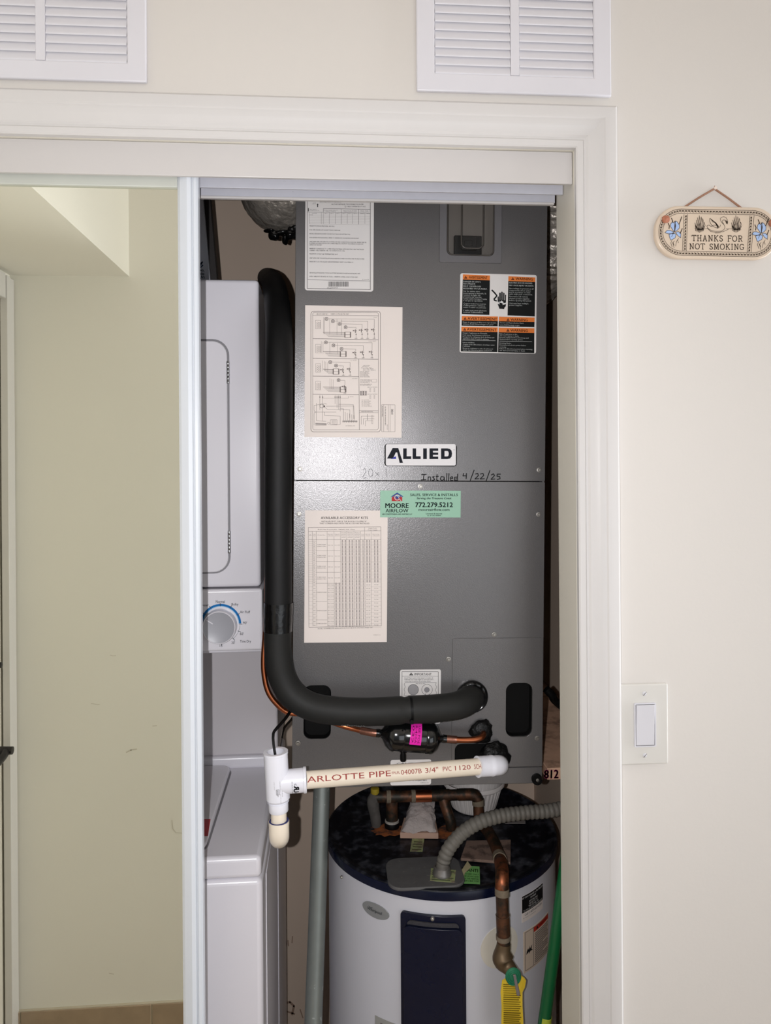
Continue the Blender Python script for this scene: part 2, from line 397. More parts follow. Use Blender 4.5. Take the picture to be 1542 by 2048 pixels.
# the sliding door track: fascia board, middle divider and rear lip
tr = thing('sliding_door_track', (XE, 1.1, 1.99), 'white three-lipped sliding door track under the head casing', 'door track')
ZB = 1.9895
MB().box(XE+.002, 1.106, ZB, XJ-.0008, 1.112, ZH-.0005).build('fascia', M_track, tr, bevel=.001)
MB().box(XE+.002, 1.148, ZB-.001, XJ-.002, 1.152, ZH-.001).build('divider', M_trackin, tr, bevel=.0008)
MB().box(XE+.002, 1.1846, ZB-.0015, XJ-.004, 1.1875, ZH-.001).build('divider', M_trackin, tr)
MB().box(XE+.002, 1.181, ZB-.0055, XJ-.006, 1.1885, ZB-.0015).build('rear_lip', M_track, tr, bevel=.0008, label='bright white lower lip of the track')
MB().box(XE+.002, 1.112, ZH-.006, XJ-.002, 1.186, ZH-.001).build('channel_top', M_trackin, tr)
# mirrored sliding door
YD = 1.118
d1 = thing('door_1', (-0.53, YD, 0), 'white framed sliding mirror door at left of the opening', 'mirror door', kind='structure')
def stile(xc, w, name):
    b = MB(); h = w/2
    pr = [(-h, .016), (-h, .002), (-h+.004, -.002), (-h+.010, -.0045), (0, -.006), (h-.010, -.0045), (h-.0085, -.001), (h-.007, -.001), (h-.006, -.003), (h-.002, -.002), (h, .001), (h, .016)]
    n = len(pr)
    b.add([(xc+u, YD+y, 0.012) for u, y in pr] + [(xc+u, YD+y, ZB+.022) for u, y in pr],
          [(i, (i+1) % n, (i+1) % n + n, i+n) for i in range(n)] + [tuple(range(n)), tuple(range(2*n-1, n-1, -1))])
    return b.build(name, M_frame, d1, smooth=20)
XD = W(400, 1000, YD).x
stile(XD-.0150, .030, 'stile'); stile(XE+.016, .030, 'stile')
MB().box(XE+.031, YD, ZB-.0125, XD-.030, YD+.014, ZB+.02).build('top_rail', mat('gray_rail', (190, 192, 184), 0.4), d1, bevel=.001)
MB().box(XE+.031, YD, 0.012, XD-.030, YD+.014, 0.05).build('bottom_rail', M_frame, d1, bevel=.001)
MB().box(XE+.031, YD+.006, 0.05, XD-.030, YD+.011, ZB-.0125).build('mirror_pane', M_mirror, d1, label='silvered mirror glass')
# the white door at the end of the hall, seen in the mirror
d2 = thing('door_2', (XE-.02, 0.65, 0), 'white hall door with dark lever, seen at left edge of mirror', 'door', kind='structure')
MB().box(XE-.045, 0.2305, 0.01, XE-.005, 1.049, 2.049).build('leaf', mat('matte_white_door', (214, 208, 196), 0.7), d2, bevel=.002)
b = MB()
for y0, y1, h in ((.2305,.2345,.010),(.2345,.262,.013),(.262,.272,.016),(.272,.288,.018)): b.box(XE, y0, 0, XE+h, y1, 2.05)
b.build('casing', M_trim, d2, bevel=.001)
b = MB(); b.box(XE, .288, 1.99, XE+.015, 1.05, 2.055); b.build('head_casing', M_trim, d2, bevel=.002)
M_bronze = mat('dark_bronze', (40, 38, 40), 0.4, 0.4)
def mirrored(px, py, xw):             # point on the plane x = xw seen in the mirror
    d = ray(px, py); k = xw/d.x; p = CAM + d*k
    return Vector((xw, 2*(YD+.006) - p.y, p.z))
hz = CAMZ - 555/1480*1.90
hv = MB(); hv.lathe([(0,0),(.024,0),(.026,.004),(.022,.010),(.011,.013),(.0095,.055),(0,.056)], 24, (XE-.005, .352, hz), (1,0,0))
hd = hv.build('lever_handle', M_bronze, d2, smooth=40)
pipe_obj('lever', [(XE+.034, .352, hz), (XE+.038, .372, hz-.004), (XE+.036, .42, hz-.012), (XE+.034, .46, hz-.014)], .009, M_bronze, hd)
MB().lathe([(0,0),(.017,0),(.017,.006),(.008,.008),(.007,.030),(0,.031)], 20, (XE-.005, .352, hz+.212), (1,0,0)).build('thumb_turn', M_bronze, d2, smooth=40)

# ================================================================== RETURN GRILLES
def grille(xr, zb, label):
    w, h, bx = 0.2972, 0.300, 0.0275
    x0, x1 = xr-w, xr
    g = thing('return_air_grille', (x0, 1.1, zb), label, 'vent grille', 'white return air grilles above the opening')
    xm = x0 + bx + (w-2*bx-.013)/2
    cols = ((x0+bx, xm), (xm+.013, x1-bx)); Z0, Z1 = zb+.0275, zb+h-.0275
    yf, yb = 1.0925, 1.0995
    holed([(x0, zb), (x1, zb), (x1, zb+h), (x0, zb+h)], [[(cols[0][0], Z0), (cols[1][1], Z0), (cols[1][1], Z1), (cols[0][0], Z1)]], yf, yb).build('frame', M_grille, g, bevel=.0022, seg=3)
    MB().box(cols[0][1], yf+.0003, Z0, cols[1][0], yb, Z1).build('mullion', M_grille, g)
    MB().box(cols[0][0], 1.0985, Z0, cols[1][1], 1.0995, Z1).build('shade_backing', M_dark, g)  # solid dark sheet painted in for duct shade, no opening behind
    n = int((Z1-Z0)/.01263); p = (Z1-Z0)/n; first = {}
    for k, (a, c) in enumerate(cols):
        for i in range(n):
            z = Z0 + p*i
            if k not in first:
                mb = MB(); c0, c1 = a+.0004, c-.0004
                # folded blade: rolls outward at its lower edge, leans back at the top
                sec = [(.0040, p*1.10), (.0031, p*.75), (.0018, p*.42), (.0007, p*.16), (.0006, p*.04), (.0014, p*-.02), (.0022, p*.10), (.0038, p*.62), (.0046, p*1.08)]
                m = len(sec)
                mb.add([(c0, yf+y, z+q) for y, q in sec] + [(c1, yf+y, z+q) for y, q in sec],
                       [(j, (j+1) % m, (j+1) % m + m, j+m) for j in range(m)] + [tuple(range(m)), tuple(range(2*m-1, m-1, -1))])
                first[k] = (mb.build('slat', M_grille, g, smooth=50), z)
            else:
                o = first[k][0].copy(); o.location = (0, 0, z-first[k][1]); COL.objects.link(o); o.parent = g
GZ = W(1000, 186, 1.0925).z
grille(W(1223.5, 190, 1.0925).x, GZ, 'white two-column return air grille nearest the smoking plaque')
grille(W(293, 164, 1.0925).x, GZ, 'white return air grille above the mirror door, cut by the frame')

# ================================================================== LIGHT SWITCH
x0, z1 = W(1240, 1369, 1.096).x, W(1240, 1369, 1.096).z; x1, z0 = W(1336.5, 1526, 1.096).x, W(1336.5, 1527, 1.096).z
sw = thing('light_switch', ((x0+x1)/2, 1.1, (z0+z1)/2), 'white rocker light switch on the wall right of the casing', 'light switch')
M_sw = mat('ivory_plastic', (204, 201, 195), 0.3, var=0.01); M_rk = mat('white_rocker_plastic', (204, 203, 208), 0.28, var=0.01)
xm, zm = (x0+x1)/2, (z0+z1)/2
bx = MB().box(x0, 1.0945, z0, x1, 1.0999, z1).build('plate', M_sw, sw, bevel=.0042, seg=4)
holed(rrect(xm-.0170, zm-.0335, xm+.0170, zm+.0335, .002), [rrect(xm-.0150, zm-.0316, xm+.0150, zm+.0316, .0012)], 1.0916, 1.0950).build('bezel', M_rk, sw, bevel=.0007)
MB().prism(rrect(xm-.0152, zm-.0318, xm+.0152, zm+.0318, .0012), 1.0940, 1.0948).build('rocker_recess', mat('gray_recess', (120, 118, 116), 0.6), sw)
b = MB(); yy = 1.0902
b.add([(xm-.0142, 1.0917, zm-.0308), (xm+.0142, 1.0917, zm-.0308), (xm+.0142, 1.0912, zm), (xm-.0142, 1.0912, zm), (xm+.0142, 1.0889, zm+.0308), (xm-.0142, 1.0889, zm+.0308),
       (xm-.0142, 1.0930, zm-.0308), (xm+.0142, 1.0930, zm-.0308), (xm+.0142, 1.0930, zm+.0308), (xm-.0142, 1.0930, zm+.0308)],
      [(0,1,2,3),(3,2,4,5),(0,6,7,1),(5,4,8,9),(0,3,5,9,6),(1,7,8,4,2)])
b.build('rocker', M_rk, sw, bevel=.0006)
for zz in (z1-.0145, z0+.0145):
    s0 = MB().lathe([(0,-.0012),(.0022,-.0010),(.0032,0),(.0032,.001)], 16, (xm, 1.0942, zz), (0,1,0)).build('screw', M_rk, sw, smooth=40)
    MB().add([(xm+c*.0026+s_*.00035, 1.0929, zz+c*.0026*1.1-s_*.00035) for c, s_ in ((-1,-1),(1,-1),(1,1),(-1,1))], [(0,1,2,3)]).build('slot', ink((120, 116, 110)), s0)

# ================================================================== CERAMIC PLAQUE
YS = 1.088
def SP(cx, cy): return 1280+cx/5.885, 350+cy/5.885
def sign_place(x, y, h):
    p = W(*SP(x, y), YS); return (p.x, YS-h, p.z)
pc = sign_place(902, 680, 0)
pq = thing('ceramic_plaque', (pc[0], 1.1, pc[2]), 'cream ceramic no smoking plaque with swan hanging by cord', 'plaque')
M_cer = mat('glazed_ceramic', (206, 188, 168), 0.3, var=0.05, vscale=40, bump=0.05, bscale=200)
lft, rgt, top, bot = sign_place(186, 680, 0)[0], sign_place(1630, 690, 0)[0], sign_place(900, 368, 0)[2], sign_place(900, 985, 0)[2]
b = MB(); b.prism(rrect(lft, bot, rgt, top, (top-bot)*.47, 14), YS, 1.0985)
b.build('slab', M_cer, pq, bevel=.0025, seg=3)
I = Ink(sign_place); kb = ink((66, 54, 44)); kbl = ink((162, 184, 220))
# the slope of the drawing follows the plaque: a gentle skew of y with x is already in the coordinates below
def sk(x): return (x-520)*0.021
def rr(x0, y0, x1, y1, r): return [(x, y + sk(x)) for x, y in rrect(x0, y0, x1, y1, r, 12)]
I.stroke(rr(222, 402, 1590, 945, 268), 6, kb, closed=True)
I.stroke(rr(268, 452, 1545, 897, 218), 5, kb, closed=True)
for x in (505, 550, 1282, 1330): I.line(x+12, 462+sk(x), x-6 if x < 900 else x-22, 897+sk(x), 5, kb)
def zig(x0, y0, x1, y1, n, amp):
    dx, dy = (x1-x0)/n, (y1-y0)/n; L = math.hypot(dx, dy) or 1; nx, ny = -dy/L*amp, dx/L*amp
    for i in range(n):
        ax, ay = x0+dx*i, y0+dy*i
        I.poly([(ax-nx*.75, ay-ny*.75), (ax+dx*.92-nx*.75, ay+dy*.92-ny*.75), (ax+dx*.46+nx*.8, ay+dy*.46+ny*.8)], kb, 2)
        I.line(ax+dx*.85+nx, ay+dy*.85+ny, ax+dx*1.0-nx*.1, ay+dy*1.0-ny*.1, 5, kb)
outer = rr(245, 427, 1567, 921, 243)
run = 0; pts = outer + [outer[0]]
for (ax, ay), (bx_, by_) in zip(pts, pts[1:]):
    L = math.hypot(bx_-ax, by_-ay); zig(ax, ay, bx_, by_, max(1, round(L/36)), 15)
zig(538, 470, 523, 890, 12, 15); zig(1308, 486, 1282, 905, 12, 15)
SERIF = {'T': (.95, [[(.5,0),(.5,1)],[(0,.8),(.03,1),(.97,1),(1,.8)],[(.3,0),(.7,0)]]), 'H': (1.0, [[(.18,0),(.18,1)],[(.82,0),(.82,1)],[(.18,.52),(.82,.52)],[(0,0),(.36,0)],[(.64,0),(1,0)],[(0,1),(.36,1)],[(.64,1),(1,1)]]),
 'A': (1.0, [[(.15,0),(.5,1),(.85,0)],[(.27,.35),(.73,.35)],[(0,0),(.3,0)],[(.68,0),(1,0)]]), 'N': (1.05, [[(.18,0),(.18,1),(.82,0),(.82,1)],[(0,0),(.34,0)],[(0,1),(.2,1)],[(.66,1),(1,1)]]),
 'K': (1.0, [[(.18,0),(.18,1)],[(.84,1),(.2,.45)],[(.36,.58),(.86,0)],[(0,0),(.36,0)],[(0,1),(.36,1)],[(.68,1),(.98,1)],[(.7,0),(1,0)]]),
 'S': (.72, [[(.92,.76),(.9,.9),(.6,1),(.3,.97),(.1,.82),(.15,.62),(.5,.5),(.85,.38),(.95,.2),(.75,.03),(.4,0),(.12,.08),(.08,.26)]]),
 'F': (.82, [[(.22,0),(.22,1),(.98,1),(1,.8)],[(.22,.52),(.75,.52)],[(.75,.62),(.75,.42)],[(0,0),(.46,0)],[(0,1),(.22,1)]]),
 'O': (1.05, [[(.5,1),(.2,.92),(.04,.65),(.04,.35),(.2,.08),(.5,0),(.8,.08),(.96,.35),(.96,.65),(.8,.92),(.5,1)]]),
 'R': (.98, [[(.2,0),(.2,1),(.65,1),(.85,.88),(.85,.64),(.65,.5),(.2,.5)],[(.55,.5),(.86,0),(1,0)],[(0,0),(.42,0)],[(0,1),(.2,1)]]),
 'M': (1.2, [[(.15,0),(.18,1),(.5,.1),(.82,1),(.85,0)],[(0,0),(.3,0)],[(.7,0),(1,0)],[(0,1),(.18,1)],[(.82,1),(1,1)]]),
 'I': (.45, [[(.5,0),(.5,1)],[(0.05,0),(.95,0)],[(0.05,1),(.95,1)]]), 'G': (1.0, [[(.9,.76),(.86,.9),(.5,1),(.2,.92),(.04,.65),(.04,.35),(.2,.08),(.5,0),(.84,.1),(.84,.42)],[(.6,.42),(1,.42)]])}
for t, x0, y0, x1, y1 in (('THANKS FOR', 610, 710, 1205, 776), ('NOT SMOKING', 582, 808, 1224, 872)):
    tot = sum(SERIF[c][0] if c in SERIF else .62 for c in t) + .26*(len(t)-1); k_ = (x1-x0)/tot; x = x0
    for c in t:
        w_ = (SERIF[c][0] if c in SERIF else .62)*k_
        for ps in SERIF.get(c, (0, []))[1]:
            I.stroke([(x+p_*w_, y1-q_*(y1-y0)+(x-x0)*.012) for p_, q_ in ps], 8.5, kb)
        x += w_ + .26*k_
# swan
I.stroke([(785,598),(812,590),(838,608),(870,590),(905,596)], 5, kb)
I.stroke([(785,600),(800,630),(840,655),(900,664),(960,660),(990,640),(1000,612),(990,588),(968,566),(950,540),(945,515),(958,498),(985,492),(1010,500),(1025,522),(1032,555),(1024,578),(1012,560),(1005,540),(990,528),(975,532),(968,545),(975,565),(988,582)], 5, kb)
I.poly([(1006,528),(1034,552),(1028,580),(1012,556)], kb, 2)
for q in range(6):
    I.stroke([(822+q*6, 508+q*9), (850+q*8, 530+q*6), (880+q*6, 560+q*5), (900+q*5, 590+q*3), (915, 625)], 4.5, kb)
I.stroke([(822,508),(818,540),(830,570),(845,595),(880,615),(915,628),(940,610),(948,585)], 5, kb)
I.stroke([(790,625),(830,665),(900,678),(975,668),(1040,640)], 5, kb); I.stroke([(880,684),(950,682)], 4, kb); I.stroke([(640,632),(700,640),(790,632)], 4, kb); I.stroke([(1010,634),(1080,634),(1190,642)], 4, kb)
def reeds(cx, cy, sx):
    for i, (dx, h) in enumerate(((-60,90),(-42,120),(-25,150),(-5,175),(18,160),(38,140),(55,95),(-50,60),(48,60))):
        x = cx+dx*.95; I.stroke([(cx+dx*.45, cy), (cx+dx*.75, cy-h*.45), (x, cy-h), (x+12, cy-h*.6), (cx+dx*.45+16, cy)], 4.5, kb)
    for i in range(7): I.stroke([(cx-45+i*14, cy+28-abs(i-3)*6), (cx-50+i*16, cy-60-((i*37) % 30))], 7, kb)
reeds(702, 652, 1); reeds(1132, 650, 1)
def iris(ox, oy):
    P = lambda L: [(ox+x, oy+y) for x, y in L]
    for leaf in ([(368,505),(385,545),(378,560)], [(490,490),(478,530),(458,582)], [(330,565),(345,600),(340,635)], [(497,628),(485,660),(470,690)]):
        I.stroke(P(leaf), 10, kb); 
    for pet in ([(400,668),(360,610),(362,575),(385,550),(395,565),(412,545),(420,600),(408,665)], [(405,668),(418,540),(440,555),(462,590),(462,625),(440,650)],
                [(400,672),(350,650),(318,652),(292,680),(335,692),(395,690)], [(415,672),(455,668),(482,690),(478,740),(445,715)], [(395,680),(340,700),(348,735),(362,768),(412,742),(425,700)]):
        I.poly(P(pet), kbl, 1); I.stroke(P(pet), 5, kb, closed=True)
    for st in ([(375,770),(362,800),(378,850)], [(405,775),(385,800),(402,862)], [(455,745),(430,780),(418,840)], [(385,790),(402,830)], [(440,760),(452,800)]): I.stroke(P(st), 5, kb)
    I.stroke(P([(405,540),(408,668)]), 5, kb); I.stroke(P([(400,675),(370,730)]), 4, kb)
iris(0, 0); iris(1020, 18)
I.build('printing', pq, label='brown and blue glazed drawing with lettering')
M_cord = mat('brown_cord', (150, 112, 90), 0.8)
pa, pb_, pn = sign_place(535, 368, 0), sign_place(1245, 384, 0), sign_place(905, 145, 0)
pipe_obj('cord', [(pa[0], 1.0965, pa[2]-.012), (pa[0], 1.096, pa[2]), (pn[0]-.001, 1.0955, pn[2]), (pn[0]+.001, 1.0955, pn[2]), (pb_[0], 1.096, pb_[2]), (pb_[0], 1.0965, pb_[2]-.012)], .0016, M_cord, pq, 8, .02)
for x, y in ((292, 528), (1545, 572)):
    p = sign_place(x, y, 0); blob('knot', (p[0], YS-.003, p[2]), (.0062, .0045, .0054), mat('leather_knot', (166, 104, 78), 0.7, var=.3, vscale=300), pq, .35, 300, 3)
nl = MB().lathe([(0,-.007),(.0022,-.007),(.0026,-.005),(.0014,-.004),(.0014,.004)], 12, (pn[0], 1.098, pn[2]+.0008), (0,1,0)).build('nail', mat('painted_nail', (222, 208, 196), 0.5), None, smooth=40)
prop(nl, 'small pale nail in the wall holding the plaque cord', 'nail')

# ================================================================== LAUNDRY CENTRE (stacked washer and dryer)
lx = -0.735
lc = thing('laundry_center', (-0.42, 1.55, 0), 'white stacked washer and dryer behind the sliding mirror door', 'laundry center')
YD2, YW = 1.38, 1.23
xr = W(517, 560, YD2).x; zt = W(517, 559, YD2).z; zb = W(524, 1173.5, YD2).z
MB().box(lx, YD2, zb, xr, 1.86, zt).build('dryer_cabinet', M_appl, lc, bevel=.007, seg=4)
pb0, pt0 = W(458, 1145, YD2), W(457, 681, YD2)
def slab(poly, y0, y1): return MB().prism(poly, y0, y1)
dz0, dz1, dx1 = pb0.z, pt0.z, (pb0.x+pt0.x)/2
slab(rrect(lx+.05, dz0-.0012, dx1+.0022, dz1+.0022, .030, 8), YD2-.0016, YD2+.001).build('door_gasket', M_gask, lc)
dr = slab(rrect(lx+.053, dz0+.0014, dx1-.0014, dz1-.0014, .027, 8), YD2-.0042, YD2).build('dryer_door', M_appl2, lc, bevel=.0028, seg=3)
for py in (745, 1084):
    c = W(456, py, YD2-.004); b = MB()
    for i in range(6):
        b.lathe([(0,0),(.0026,0),(.0028,.0004),(.0028,.0060),(.0026,.0064),(0,.0064)], 12, (dx1+.0004, YD2-.0045, c.z-.0205+i*.0069), (0,0,1))
    b.build('hinge', M_chrome, dr, smooth=40)
pz0 = W(524, 1301, YD2).z; px1 = W(525, 1240, YD2).x
b = MB(); yf = YD2-.004
b.add([(lx, yf, zb-.003), (px1, yf, zb-.003), (px1, yf+.004, pz0), (lx, yf+.004, pz0), (lx, 1.55, zb-.003), (px1, 1.55, zb-.003), (px1, 1.55, pz0), (lx, 1.55, pz0)],
      [(0,1,2,3),(4,7,6,5),(0,4,5,1),(3,2,6,7),(0,3,7,4),(1,5,6,2)])
pan = b.build('control_panel', M_appl2, lc, bevel=.005, seg=3)
def panel_place(x, y, h):
    p = W(x, y, YD2-.0015); t = (zb-.003-p.z)/(zb-.003-pz0)
    return (p.x, yf + .004*t - h - .0004, p.z)
I = Ink(panel_place); kd = ink((64, 66, 74)); kblue = ink((24, 110, 176)); cdx, cdy = 442, 1248
for t, x0, y0, x1, y1 in (('Normal', 432, 1200, 450, 1205.5), ('Bulky', 463.5, 1205.5, 477, 1210.5), ('Air Fluff', 480, 1221, 500.5, 1226), ("90'", 486, 1243, 494, 1248), ("60'", 480, 1265, 487.5, 1270),
                          ("30'", 463, 1283, 470, 1288), ("15'", 439.5, 1289, 446, 1294), ('Time Dry', 480, 1280, 502, 1285), ('Casualwear', 378, 1207.5, 418, 1212)):
    I.text(t, x0, y0, x1, y1, kd, bold=.004)
I.ring(cdx, cdy, 38.5, 4.2, kblue, 1, 40, 2, 184)
I.ring(cdx, cdy, 35.6, 1.2, ink((150, 196, 228)), 1, 40, 2, 184)
for a in (92, 122, 60, 30, 148, 0, -22, -50, -88):
    w = math.radians(a); I.line(cdx+36*math.cos(w), cdy-36*math.sin(w), cdx+43*math.cos(w), cdy-43*math.sin(w), 1.1, kd, 3)
I.ring(cdx, cdy, 38, 1.0, ink((170, 170, 176)), 1, 20, -50, -4)
I.build('printing', pan, label='blue and dark gray dial markings')
c = Vector(panel_place(440.5, 1251, 0)); rk = 32.5*YD2/FPX
dl = MB().lathe([(rk*1.03, .002),(rk*1.03,-.004),(rk,-.016),(rk*.965,-.0185),(rk*.93,-.0185)], 48, c, (0,1,0)).build('dial', M_appl2, pan, smooth=30)
MB().lathe([(0,-.0172),(rk*.90,-.0172),(rk*.94,-.0178),(rk*.94,-.006)], 48, c, (0,1,0)).build('dial_face', mat('gray_dial_face', (166, 166, 172), 0.35), lc, smooth=30)
cf = Vector(W(440.5, 1251, YD2-.022)); pr = lambda a, r: (c.x+r*rk*math.cos(a), c.y-.0176, c.z+r*rk*math.sin(a))
wv = math.radians(147); n_ = math.radians(57); hw = .028
MB().add([(p[0]+math.cos(n_)*rk*s_*hw, p[1], p[2]+math.sin(n_)*rk*s_*hw) for p, s_ in ((pr(wv,.86),1),(pr(wv,.42),1),(pr(wv,.42),-1),(pr(wv,.86),-1))], [(0,1,2,3)]).build('dial_mark', M_appl2, lc)
# column between dryer and washer, washer top, lid and body
zw = W(522, 1713, YW).z; xw = W(522, 1713, YW).x
YC = 1.60
MB().box(lx, YC, zw+.022, xw+.002, 1.86, zb).build('column_panel', mat('gray_white_appliance', (204, 199, 202), 0.3, var=.02), lc, bevel=.004)
b = MB(); b.box(lx, YD2+.035, pz0-.012, px1-.002, 1.6, pz0-.0005); b.build('panel_ledge', M_appl, lc, bevel=.003)
b = MB(); b.box(lx, YC-.012, zw-.002, xw, 1.86, zw+.024); b.build('splash_ridge', M_appl, lc, bevel=.006, seg=3)
zs = W(520, 1757, YW).z
MB().box(lx, YW, zs, xw, YC+.01, zw).build('washer_top', M_appl, lc, bevel=.008, seg=4)
MB().box(lx, YW+.001, 0.03, xw+.0015, 1.86, zs-.0018).build('washer_cabinet', M_appl, lc, bevel=.009, seg=4)
b = MB()
for x in (xw-.02, ):
    for y0 in (1.30, 1.58): b.box(xw+.001, y0, .05, xw+.0028, y0+.10, zs-.03)
b.build('side_rib', M_appl, lc, bevel=.001)
xl = W(462, 1530, YC-.02).x
lid = MB().prism(rrect(lx+.03, 1.252, xl, YC-.014, .022, 6), zw-.001, zw+.0095, lambda u, h, v: (u, v, h)).build('washer_lid', M_appl2, lc, bevel=.004, seg=3)
MB().prism(rrect(lx+.028, 1.249, xl+.0028, YC-.013, .024, 6), zw-.001, zw+.0008, lambda u, h, v: (u, v, h)).build('lid_gap', M_gask, lc)
def on_z(px, py, z):
    d = ray(px, py); k = (z-CAMZ)/d.z; return CAM + d*k
q = [on_z(x, y, zw+.0097) for x, y in ((398,1672),(416,1672),(421,1638),(398,1638))]
lb = MB().add(q, [(0,1,2,3)]).build('red_label', mat('red_sticker', (186, 24, 38), 0.4), lid)
for fx in (lx+.045, xw-.045):
    for fy in (YW+.045, 1.80): MB().lathe([(0,0),(.024,0),(.026,.004),(.020,.010),(.012,.012),(.012,.031),(0,.031)], 20, (fx, fy, 0)).build('foot', M_black, lc, smooth=35)

# things leaning on top of the dryer
ztop = zt + .0005
def lean(name, tl, bl, wpx, Y, th, m, label, cat):
    a, c = W(*tl, Y), W(*bl, Y); d = (a-c).normalized(); k = (ztop-c.z)/d.z; c2 = c + d*k; w = wpx*Y/FPX
    top = a + d*.05
    b = MB(); b.add([(c2.x-w, Y, ztop), (c2.x, Y, ztop), (top.x, Y, top.z), (top.x-w, Y, top.z), (c2.x-w, Y+th, ztop), (c2.x, Y+th, ztop), (top.x, Y+th, top.z), (top.x-w, Y+th, top.z)],
                    [(0,1,2,3),(4,7,6,5),(0,4,5,1),(3,2,6,7),(0,3,7,4),(1,5,6,2)])
    o = b.build(name, m, None, bevel=.0015); prop(o, label, cat); return o
lean('dark_board', (420.5, 396), (434.5, 558), 13.5, 1.62, .02, mat('dark_brown_board', (34, 28, 26), 0.6, var=.2), 'dark narrow board leaning on top of the dryer', 'board')
cd = lean('printed_card', (406, 396), (420, 558), 60, 1.60, .012, mat('white_card', (206, 206, 214), 0.5), 'white printed card leaning beside the dark board on the dryer', 'card')
def card_place(x, y, h):
    p = W(x, y, 1.60); return (p.x, 1.5999-h, p.z)
I = Ink(card_place); kc = ink((48, 62, 84))
for t, x0, y0, x1, y1 in (('For Two,', 384, 537, 408.5, 543), ('Trucks', 391, 544.5, 408.5, 550), ('& SUVs', 390, 551.5, 409.5, 557)): I.text(t, x0, y0, x1, y1, kc, bold=.03)
I.stroke([(396,524),(400,528),(405,524),(400,532),(395,530),(401,535),(406,530)], 2.5, kc)
I.build('printing', cd, label='dark blue lettering')

# ================================================================== AIR HANDLER
ah = thing('air_handler', AO, 'tall gray air handler cabinet with stickers in the closet', 'air handler')
ah.matrix_world = AM.to_4x4(); ah.location = AO; ah.rotation_euler = AM.to_euler()
bpy.context.view_layer.update()
def L_(b, name, m, parent=None, **kw): return b.build(name, m, parent or ah, local=True, **kw)
v_seam = (A(588, 960.5)[1] + A(1089, 963.6)[1])/2; v_rail = A(1010, 1535)[1]
u_pl, v_pl = A(904, 1400)[0], A(1000, 1276)[1]
# body: a sheet-metal box, open at the front behind the panels
b = MB(); t = .004
b.box(0, .004, 0, t, AD, AH); b.box(AW-t, .004, 0, AW, AD, AH); b.box(t, AD-t, 0, AW-t, AD, AH); b.box(t, .03, AH-t, AW-t, AD-t, AH); b.box(t, .03, 0, AW-t, AD-t, t)
L_(b, 'cabinet', M_unit2, bevel=.001)
L_(MB().box(t, .022, t, AW-t, .03, AH-t), 'inner_liner', M_blackm)
def pxrect(x0, y0, x1, y1, rpx, n=5, off=0):
    u0, v1 = A(x0, y0, off); u1, v0 = A(x1, y1, off); return rrect(u0, v0, u1, v1, rpx*1.3/FPX, n)
H_left, H_right, H_low = (607.5, 1371, 661.5, 1478, 15), (1012, 1366, 1064, 1473, 15), (909.5, 1487.5, 1013, 1530, 12)
wfr = pxrect(884, 340, 999, 524, 3)
u0w, v0w = A(893, 511); u1w = A(989, 400)[0]
win_hole = rrect(u0w, v0w, u1w, AH-.006, .010, 6)
L_(holed(rrect(.0005, v_seam+.0007, AW-.0005, AH, .0015, 2), [win_hole], 0, .004), 'upper_panel', M_unit, bevel=.0007)
L_(holed(rrect(.0005, v_rail+.0008, AW-.0005, v_seam-.0009, .0015, 2), [pxrect(*H_left), pxrect(*H_right), pxrect(*H_low)], .0006, .004), 'lower_panel', M_unit, bevel=.0006)
L_(MB().box(.001, 0, v_seam-.0105, AW-.001, .0007, v_seam-.0085), 'panel_lip', M_unit)
pl = holed(rrect(u_pl, v_rail+.0012, AW-.0015, v_pl, .004, 4), [pxrect(*H_right[:4], 16), pxrect(*H_low[:4], 13)], -.0009, .0006)
L_(pl, 'access_plate', M_unit, bevel=.0006)
L_(MB().box(.0005, .0002, .0005, AW-.0005, .03, v_rail-.0006), 'base_rail', M_unit, bevel=.0012)
for k, h in enumerate((H_left, H_right, H_low)):
    p = pxrect(h[0]-1, h[1]-1, h[2]+1, h[3]+1, h[4]+1, 6); q = pxrect(h[0]+2.5, h[1]+2.5, h[2]-2.5, h[3]-2.5, h[4]-2, 6); n = len(p)
    b = MB(); b.add([(u, .0035, v) for u, v in p] + [(u, .014, v) for u, v in q], [(i, (i+1) % n, (i+1) % n+n, i+n) for i in range(n)] + [tuple(range(n, 2*n))])
    L_(b, 'knockout_plug', M_blackm, smooth=40)
# little hex screws
def screw(px, py, first=[]):
    u, v = A(px, py)
    if not first:
        b = MB(); b.lathe([(0,-.0032),(.0024,-.0032),(.0028,-.0026),(.0028,-.0008)], 6); b.lathe([(.0028,-.0012),(.0042,-.0010),(.0044,0),(.0044,.0006)], 18)
        b.v = [Vector((p.x, p.z, p.y)) for p in b.v]
        o = L_(b, 'screw', M_steel, smooth=25); first.append(o)
    else:
        o = first[0].copy(); COL.objects.link(o); o.parent = ah
    o.location = (u, -.0004, v)
for s_ in ((600,938),(1078,940),(598,1028),(1077,1029),(841,973),(988,1269),(897,1318),(596,1486),(1074,1476)): screw(*s_)
u, v = A(1073, 1557); b = MB(); b.lathe([(.0018,-.006),(.004,-.0085),(.0085,-.0085),(.0095,-.006),(.0095,.001)], 24); b.v = [Vector((p.x+u, p.z, p.y+v)) for p in b.v]
ft = L_(b, 'black_bumper', M_black, smooth=35); b = MB(); b.lathe([(0,-.0078),(.0028,-.0072),(.0032,-.004)], 12); b.v = [Vector((p.x+u, p.z, p.y+v)) for p in b.v]
L_(b, 'bumper_screw', M_steel, ft, smooth=35)
